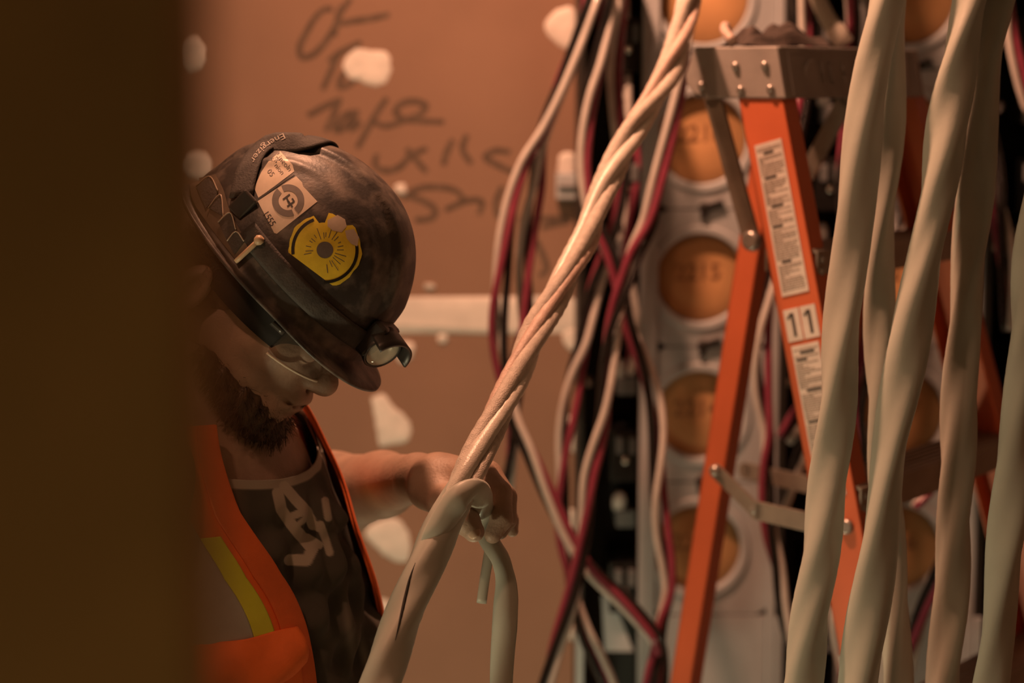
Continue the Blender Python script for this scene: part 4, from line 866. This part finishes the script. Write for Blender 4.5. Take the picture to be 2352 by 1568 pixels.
def beard_sdf(p):
    q = (p - HC) @ HR.T; I3 = np.eye(3)
    d = ellipsoid(q, (0.088, -0.122, 0), I3, (0.037, 0.027, 0.044)); d = smin(d, ellipsoid(q, (0.062, -0.140, 0), I3, (0.040, 0.034, 0.038)), 0.02)
    for g in (-1, 1): d = smin(d, capsule(q, (0.075, -0.118, 0.028 * g), (0.012, -0.108, 0.058 * g), 0.026, 0.012), 0.015)
    return d + 0.0022 * np.sin(q[:, 0] * 310 + q[:, 1] * 140) * np.sin(q[:, 2] * 280 + q[:, 1] * 90)
lo_ = HC - 0.26; hi_ = HC + 0.26
bo, bvv, bqq = sdf_object('beard', beard_sdf, lo_, hi_, 0.003, 'beard_hair', person)
bc = bvv[rng.choice(len(bvv), 2600)]; nrm = np.stack([beard_sdf(bc + np.eye(3)[k] * 0.002) - beard_sdf(bc) for k in range(3)], 1); nrm /= np.linalg.norm(nrm, axis=1)[:, None] + 1e-9
strand_set('beard_strands', bc - nrm * 0.002, nrm * 0.55 + HF * 0.15 - HU * 0.55 + rng.normal(0, 0.2, nrm.shape), 0.016, 0.0012, 0.0005, 'beard_hair', bo)
def hair_sdf(p):
    q = (p - HC) @ HR.T; d = ellipsoid(q, (-0.012, 0.0, 0), np.eye(3), (0.103, 0.110, 0.0815)); d = smax(d, q[:, 1] - 0.03, 0.01); d = smax(d, q[:, 0] - (-0.005 + 0.45 * (q[:, 1] + 0.05)), 0.01)
    return d + 0.002 * np.sin(q[:, 0] * 260 + q[:, 1] * 190) * np.sin(q[:, 2] * 240)
ho, hv, hq = sdf_object('hair', hair_sdf, lo_, hi_, 0.0035, 'head_hair', person)
qv = (hv - HC) @ HR.T; sel = hv[(qv[:, 1] < -0.01) & (qv[:, 0] < -0.03)]; hcp = sel[rng.choice(len(sel), 1500)]; hn = hcp - HC; hn /= np.linalg.norm(hn, axis=1)[:, None]
strand_set('hair_curls', hcp - hn * 0.002, hn * 0.8 - HU * 0.35 - HF * 0.3 + rng.normal(0, 0.25, hn.shape), 0.024, 0.0045, 0.0006, 'head_hair', ho, 9)
# ================================================================= hard hat
hat = empty('hard_hat', HC, 'scuffed dark brown hard hat covered in stickers, worn on the bowed head', 'hard hat')
na, ne = 120, 46
def hat_point(az, e, extra=0.0):
    ca, sa = np.cos(az), np.sin(az); t = (ca + 1) / 2; t = t * t * (3 - 2 * t); af = 0.151 + (0.126 - 0.151) * t; bs_ = 0.112
    th = e * math.pi / 2; rho = np.cos(th) ** 0.92; hh = 0.156 * np.sin(th) ** 0.96
    f = af * rho * ca; s_ = bs_ * rho * sa; u = hh + 0.002
    nrm = np.stack([f / af ** 2, u / 0.156 ** 2, s_ / bs_ ** 2], -1); nrm /= np.linalg.norm(nrm, axis=-1)[..., None] + 1e-9
    ridge = 0.0055 * np.clip((0.036 - np.abs(s_)) / 0.006, 0, 1) * np.clip((u - 0.045) / 0.03, 0, 1)
    ridge = ridge + 0.003 * np.clip((0.006 - np.abs(np.abs(s_) - 0.062)) / 0.004, 0, 1) * np.clip((u - 0.05) / 0.03, 0, 1) * np.clip((0.135 - u) / 0.02, 0, 1)
    q = np.stack([f, u, s_], -1) + nrm * (ridge + extra)[..., None]
    return q
az = np.linspace(0, 2 * math.pi, na, endpoint=False)
rows = []
for e in np.linspace(0.985, 0.0, ne): rows.append(hat_point(az, np.full(na, e)))
base = rows[-1].copy(); ca = np.cos(az); out = np.stack([np.cos(az), np.zeros(na), np.sin(az)], -1)
vis = np.clip((ca - 0.25) / 0.75, 0, 1); vis = vis * vis * (3 - 2 * vis)
for k, (w, dr) in enumerate(((0.35, -0.001), (0.8, -0.002), (1.0, -0.003), (1.02, -0.006))):
    L = (0.0085 + 0.026 * vis) * w; rows.append(base + out * L[:, None] + np.stack([0 * az, dr - 0.002 * vis * w - 0.002, 0 * az], -1))
HG = np.array(rows); HW = HC + HG[..., 0:1] * HF + HG[..., 1:2] * HU + HG[..., 2:3] * HS
top = HC + HU * (0.158 + 0.0055)
b = MB(); b.grid(HW, True, None, True); b.v.append(tuple(top)); ti = len(b.v) - 1
for j in range(na): b.f.append((ti, (j + 1) % na, j)); b.sm.append(True)
HAT_BVH = BVHTree.FromPolygons([Vector(v) for v in b.v], b.f)
sh = b.build('hat_shell', 'hat_shell', hat, fix=True); so = sh.modifiers.new('thick', 'SOLIDIFY'); so.thickness = 0.0028; so.offset = -1
# make sure outside is outside
sh['label'] = 'scuffed dark brown shell with a raised centre ridge'
# suspension band inside
t = np.linspace(0, 2 * math.pi, 64, endpoint=False)
sb = np.stack([np.stack([HC + HF * (0.098 * math.cos(a) - 0.006) + HU * u + HS * 0.086 * math.sin(a) for a in t]) for u in (-0.042, -0.028, -0.012, 0.006)])
bb = MB(); bb.grid(sb, True, None, True); o = bb.build('suspension_band', 'band_black', hat, fix=False); so = o.modifiers.new('thick', 'SOLIDIFY'); so.thickness = 0.003
def on_hat(px, py, lift=0.0):
    r = ray(px, py); r = r / np.linalg.norm(r); h = HAT_BVH.ray_cast(Vector(CAM), Vector(r))
    if h[0] is None: h = HAT_BVH.find_nearest(Vector(P(px, py, 2.2)))
    q_ = (np.array(h[0]) - HC) @ HR.T; n = HF * q_[0] / 0.019 + HU * max(q_[1], 0) / 0.0243 + HS * q_[2] / 0.0125; n = n / np.linalg.norm(n)
    return np.array(h[0]) + n * lift
def decal(name, px_pts, faces, m, lift, parent=sh):
    v = [on_hat(x, y, lift) for x, y in px_pts]; b = MB(); b.add(v, faces, True); return b.build(name, m, parent, fix=False)
def decal_poly(name, poly, m, lift, parent=sh, n=16):
    # fill a star-shaped outline with rings so that it follows the curved shell
    poly = np.array(poly, float); c = poly.mean(0); edge = []
    for i in range(len(poly)):
        a, b_ = poly[i], poly[(i + 1) % len(poly)]; k = max(1, int(np.hypot(*(b_ - a)) / 7))
        edge += [a + (b_ - a) * j / k for j in range(k)]
    edge = np.array(edge); N = len(edge); R_ = 9; pts = [tuple(c)]; f = []
    for r in range(1, R_ + 1): pts += [tuple(c + (e - c) * r / R_) for e in edge]
    for j in range(N): f.append((0, 1 + j, 1 + (j + 1) % N))
    for r in range(R_ - 1):
        for j in range(N): f.append((1 + r * N + j, 1 + (r + 1) * N + j, 1 + (r + 1) * N + (j + 1) % N, 1 + r * N + (j + 1) % N))
    return decal(name, pts, f, m, lift, parent)
def decal_text(txt, c, dirx, size, m, lift, parent, bold=0.0, sx=1.0):
    v, f = text_mesh(txt, 1.0, bold); d = np.array(dirx, float); d /= np.hypot(*d); u = np.array([d[1], -d[0]])
    pts = [tuple(np.array(c) + d * p[0] * size * sx + u * p[1] * size) for p in v]; return decal('lettering', pts, f, m, lift, parent)
def decal_line(pts, w, m, lift, parent, name='printed_line'):
    q = catmull([np.array([x, y, 0.0]) for x, y in pts], 4.0)[:, :2]; t = np.gradient(q, axis=0); t /= np.linalg.norm(t, axis=1)[:, None] + 1e-9; s_ = np.stack([-t[:, 1], t[:, 0]], 1)
    P2 = np.concatenate([q + s_ * w / 2, q - s_ * w / 2]); n = len(q); return decal(name, [tuple(p) for p in P2], [(i, i + 1, n + i + 1, n + i) for i in range(n - 1)], m, lift, parent)
LF = 0.0004
st1 = decal_poly('union_sticker', [(644, 348), (672, 379), (676, 394), (636, 424), (594, 455), (584, 432), (600, 396), (616, 372)], 'decal_cream', LF)
decal_text('Lincoln', (652, 373), (0.64, 0.77), 17, 'decal_grey', LF + 0.0003, st1); decal_text('nion', (642, 389), (0.64, 0.77), 16, 'decal_grey', LF + 0.0003, st1); decal_text('05', (622, 398), (0.64, 0.77), 17, 'decal_grey', LF + 0.0003, st1)
st2 = decal_poly('logo_sticker', [(680, 405), (694, 419), (696, 428), (729, 463), (680, 502), (636, 537), (630, 535), (592, 462)], 'decal_cream', LF)
decal_line([(594, 457), (636, 427), (676, 400)], 4.5, 'decal_black', LF, sh)
def ring(c, r0, r1, a0, a1, m, lift, parent, name='printed_ring'):
    a = np.radians(np.linspace(a0, a1, max(6, int(abs(a1 - a0) / 6)))); pts = [(c[0] + r * math.cos(t), c[1] + r * math.sin(t)) for r in (r0, (r0 + r1) / 2, r1) for t in a]; n = len(a)
    return decal(name, pts, [(k * n + i, k * n + i + 1, (k + 1) * n + i + 1, (k + 1) * n + i) for k in (0, 1) for i in range(n - 1)], m, lift, parent)
ring((662, 461), 22, 37, -115, 52, 'decal_grey', LF + 0.0003, st2); ring((662, 461), 22, 37, 68, 228, 'decal_grey', LF + 0.0003, st2)
for pl in ([(650, 459), (666, 447)], [(658, 453), (664, 468)], [(660, 475), (676, 463)], [(662, 462), (672, 476)], [(671, 456), (676, 464)]): decal_line(pl, 4.0, 'decal_black', LF + 0.0003, st2)
decal_text('1555', (618, 503), (0.56, 0.83), 22, 'decal_black', LF + 0.0004, st2, 0.012, 0.85)
# round yellow sticker, lower left edge torn straight
yc = (746, 574)
ang = np.radians(np.arange(0, 360, 6)); poly = []
for a in ang:
    r = 84 + 1.5 * math.sin(a * 7) + 1.0 * math.sin(a * 17); p = np.array([yc[0] + r * math.cos(a), yc[1] + r * math.sin(a)])
    nrm = np.array([-0.60, 0.80]); dist = (p - np.array([708, 614])).dot(nrm)
    if dist > 0: p = p - nrm * dist
    dd_ = math.degrees(a)
    if 258 <= dd_ <= 270: p = np.array(yc) + (p - np.array(yc)) * 0.74
    if 300 <= dd_ <= 312: p = np.array(yc) + (p - np.array(yc)) * 0.90
    poly.append(tuple(p))
st3 = decal_poly('round_sticker', poly, 'decal_yellow', LF)
ring(yc, 70, 77, 172, 250, 'decal_black', LF + 0.0003, st3); ring(yc, 70, 77, -8, 92, 'decal_black', LF + 0.0003, st3); ring(yc, 0.5, 19, 0, 360, 'decal_grey', LF + 0.0003, st3, 'printed_hub')
decal_poly('torn_patch', [(752, 506), (775, 494), (792, 504), (796, 520), (784, 534), (764, 530), (752, 520)], 'decal_cream', LF + 0.0004, st3)
decal_poly('torn_patch', [(792, 530), (812, 526), (824, 545), (820, 566), (806, 560), (796, 548)], 'decal_cream', LF + 0.0004, st3)
r3_ = random.Random(9)
for k in range(26):
    a = math.radians(k * 360 / 26 + r3_.uniform(-4, 4))
    if 95 < math.degrees(a) % 360 < 165: continue
    ra_, rb_ = r3_.uniform(24, 34), r3_.uniform(40, 62); decal_line([(yc[0] + ra_ * math.cos(a), yc[1] + ra_ * math.sin(a)), (yc[0] + rb_ * math.cos(a), yc[1] + rb_ * math.sin(a))], 1.6, 'decal_grey', LF + 0.0003, st3, 'printed_mark')
# tan peg tucked under the strap
q0, q1 = on_hat(545, 602, 0.004), on_hat(597, 556, 0.006)
bp = MB(); bp.tube(catmull([q0, (q0 + q1) / 2, q1], 0.01), 0.0028, 12); d_ = (q1 - q0) / np.linalg.norm(q1 - q0); bp.lathe(q1, d_, [(0.003, -0.004), (0.0052, -0.001), (0.0055, 0.003), (0.003, 0.006)], 14); o = bp.build('peg', 'peg_tan', hat); o['label'] = 'tan peg tucked at the hat side'
# accessory clip at the rear rim with its windows
Lc = catmull([np.array([x, y, 0.0]) for x, y in ((438, 418), (446, 462), (478, 512), (516, 562), (548, 602))], 8)[:, :2]; Rc = catmull([np.array([x, y, 0.0]) for x, y in ((498, 404), (516, 438), (528, 478), (548, 520), (576, 566))], 8)[:, :2]
Lc = np.array([Lc[int(i)] for i in np.linspace(0, len(Lc) - 1, 22)]); Rc = np.array([Rc[int(i)] for i in np.linspace(0, len(Rc) - 1, 22)])
gp = [tuple(Lc[i] + (Rc[i] - Lc[i]) * j / 8) for i in range(22) for j in range(9)]
clip = decal('accessory_clip', gp, [(i * 9 + j, i * 9 + j + 1, (i + 1) * 9 + j + 1, (i + 1) * 9 + j) for i in range(21) for j in range(8)], 'hat_clip', 0.003, hat)
for poly_ in ([(456, 434), (484, 412), (506, 444), (500, 458), (478, 482)], [(484, 482), (510, 452), (518, 500)], [(506, 514), (532, 492), (546, 530), (526, 556)], [(526, 556), (546, 534), (564, 556), (542, 586)]):
    w_ = decal_poly('clip_window', poly_, 'hat_strap', 0.0040, clip)
    tb = MB(); tb.tube(catmull([on_hat(x, y, 0.0045) for x, y in poly_[:3]], 0.004), 0.0008, 6); tb.build('clip_edge', 'hat_clip_edge', clip)

# ================================================================= headlamp strapped round the hat
hl = empty('headlamp', on_hat(870, 770), 'black headlamp with printed strap fastened round the hard hat', 'headlamp')
def hat_dir(f, d):
    o_ = HC + HF * f + HU * 0.0; h = HAT_BVH.ray_cast(Vector(o_ + d * 0.35), Vector(-d)); return np.array(h[0]) if h[0] is not None else o_ + d * 0.12
p_near = (on_hat(566, 446) - HC) @ HR.T; p_top = (on_hat(640, 322) - HC) @ HR.T
def band(path, width, m, name, nrmref, lift=0.0016, th=0.0022, parent=hl):
    q = catmull(path, 0.006); T = np.gradient(q, axis=0); T /= np.linalg.norm(T, axis=1)[:, None]; N = q - HC; N = N - T * np.sum(N * T, 1)[:, None]; 
    h = [HAT_BVH.find_nearest(Vector(p)) for p in q]; N2 = np.array([np.array(x[1]) for x in h]); N2 = N2 * np.sign(np.sum(N2 * N, 1))[:, None]
    for _ in range(4): N2[1:-1] = (N2[:-2] + N2[1:-1] * 2 + N2[2:]) / 4
    N2 -= T * np.sum(N2 * T, 1)[:, None]; N2 /= np.linalg.norm(N2, axis=1)[:, None]; B_ = np.cross(T, N2)
    g = np.stack([q + B_ * width * a / 2 + N2 * (lift - 0.0012 * a * a + 0.0012) for a in np.linspace(-1, 1, 7)], 1)
    b = MB(); b.grid(g); o = b.build(name, m, parent, fix=False); so = o.modifiers.new('thick', 'SOLIDIFY'); so.thickness = th; so.offset = 0; return o
near = [on_hat(x, y) for x, y in ((556, 456), (562, 426), (573, 388), (592, 356), (620, 333), (655, 316), (698, 306))]
loc_ = [(p - HC) @ HR.T for p in near]; mir = [HC + HF * q[0] + HU * q[1] - HS * q[2] for q in loc_]
mid_ = (loc_[-1] + loc_[-1] * np.array([1, 1, -1])) / 2; dm = HU * 0.9 + HF * 0.0; tp_ = hat_dir(mid_[0], HU)
path = near + ([tp_] if loc_[-1][2] > 0.02 else []) + [m_ for m_, q in zip(mir[::-1], loc_[::-1]) if q[2] > 0.012]
over = band(path, 0.0275, 'hat_strap', 'strap', None, 0.003); over['label'] = 'black elastic strap over the hat back with pale lettering'
path = []
for a in np.linspace(112, -112, 24):
    aa = math.radians(a); d_ = HF * math.cos(aa) * 1.0 + HS * math.sin(aa); o_ = HC + HU * (0.030 + 0.006 * abs(a) / 112); h = HAT_BVH.ray_cast(Vector(o_ + d_ * 0.4), Vector(-d_)); path.append(np.array(h[0]))
band(path, 0.024, 'hat_strap', 'strap', None, 0.0015)
bk = on_hat(562, 474, 0.004); 
MB().box(bk, HF * 0.010, HU * 0.014, HS * 0.004).build('strap_buckle', 'lamp_plastic', hl, 0.002)
# lettering printed on the strap, following it
v, f = text_mesh('Energizer', 1.0, 0.005); dx_, dy_ = np.array([-0.77, 0.64]), None
tw_ = v[:, 0].max() - v[:, 0].min(); HL = HAT_BVH
OV = BVHTree.FromPolygons([Vector(x.co) for x in over.data.vertices], [tuple(p.vertices) for p in over.data.polygons])
cen, ln_ = catmull([np.array([x, y, 0.0]) for x, y in ((654, 313), (626, 327), (600, 347), (580, 374))], 1.0)[:, :2], None
cl = np.concatenate([[0], np.cumsum(np.hypot(*np.diff(cen, axis=0).T))]); tg = np.gradient(cen, axis=0); tg /= np.linalg.norm(tg, axis=1)[:, None]
vp = []
for p in v:
    s_ = (p[0] - v[:, 0].min()) / tw_ * cl[-1]; c_ = np.array([np.interp(s_, cl, cen[:, 0]), np.interp(s_, cl, cen[:, 1])]); t_ = np.array([np.interp(s_, cl, tg[:, 0]), np.interp(s_, cl, tg[:, 1])]); u_ = np.array([t_[1], -t_[0]]); xy = c_ + u_ * (p[1] * 19)
    r = ray(*xy); r = r / np.linalg.norm(r); h = OV.ray_cast(Vector(CAM), Vector(r)); nn_ = np.array(h[1]) if h[0] is not None else None; vp.append(np.array(h[0]) + nn_ * (0.0017 if nn_.dot(r) < 0 else -0.0017) if h[0] is not None else on_hat(xy[0], xy[1], 0.006))
b = MB(); b.add(vp, f); b.build('strap_lettering', 'strap_print', over, fix=False)
# lamp body: bracket, cup, reflector, glass, hood
LAX = HF * 0.80 + s0 * 0.42 - HU * 0.15; LAX /= np.linalg.norm(LAX)
LC = H(0.140, 0.036, 0.020)
MB().box(H(0.124, 0.040, 0.014), HF * 0.010, HU * 0.021, HS * 0.026).build('lamp_bracket', 'lamp_plastic', hl, 0.004)
MB().lathe(LC - LAX * 0.012, LAX, [(0.012, -0.010), (0.019, -0.004), (0.0225, 0.006), (0.0235, 0.014), (0.0225, 0.0155), (0.020, 0.013), (0.014, 0.004), (0.004, 0.0)], 30).build('lamp_housing', 'lamp_plastic', hl)
MB().lathe(LC - LAX * 0.012, LAX, [(0.0030, 0.0015), (0.009, 0.003), (0.015, 0.007), (0.0198, 0.0135), (0.0195, 0.0142), (0.0145, 0.0085), (0.0085, 0.0042), (0.003, 0.003)], 30).build('reflector', 'lamp_reflector', hl)
MB().lathe(LC - LAX * 0.012, LAX, [(0.0200, 0.0135), (0.0200, 0.0150), (0.016, 0.0175), (0.008, 0.0190), (0.001, 0.0195)], 30).build('lamp_glass', 'lamp_glass', hl)
tt = np.radians(np.linspace(10, 165, 24)); ux = HU - LAX * HU.dot(LAX); ux /= np.linalg.norm(ux); wx = np.cross(LAX, ux); wx = wx if wx.dot(RT) > 0 else -wx
hg = np.stack([np.stack([LC + (ux * math.sin(a) + wx * math.cos(a)) * (0.0262 + 0.0008 * k) + LAX * (-0.012 + 0.010 * k) for a in tt]) for k in range(4)])
bb = MB(); bb.grid(hg); o = bb.build('lamp_hood', 'lamp_plastic', hl, fix=False); so = o.modifiers.new('thick', 'SOLIDIFY'); so.thickness = 0.003

# ================================================================= safety glasses
gl = empty('safety_glasses', H(0.1, -0.03, 0), 'clear wraparound safety glasses under the hat brim on the shaded face', 'glasses')
th_ = np.radians(np.linspace(-64, 64, 60)); g = np.stack([np.stack([H(0.020 + 0.094 * math.cos(a), u + 0.004 * math.cos(2 * a), 0.080 * math.sin(a)) for a in th_]) for u in np.linspace(-0.004, -0.046, 12)])
bb = MB(); bb.grid(g); o = bb.build('lens', 'glasses_lens', gl, fix=False); so = o.modifiers.new('thick', 'SOLIDIFY'); so.thickness = 0.0018
MB().tube(g[-1], 0.0016, 8).build('lens_highlight', 'glasses_highlight', gl); MB().tube(g[0], 0.0022, 8).build('brow_bar', 'glasses_frame', gl)  # pale bottom tube: the lens highlight put into shape and colour
for sg in (-1, 1):
    q = catmull([H(0.060, -0.018, 0.073 * sg), H(0.0, -0.024, 0.083 * sg), H(-0.035, -0.034, 0.082 * sg), H(-0.058, -0.055, 0.083 * sg)], 0.006); MB().sweep(q, np.array([(-0.0015, -0.004), (0.0015, -0.004), (0.0015, 0.004), (-0.0015, 0.004)])).build('temple_arm', 'glasses_frame', gl)
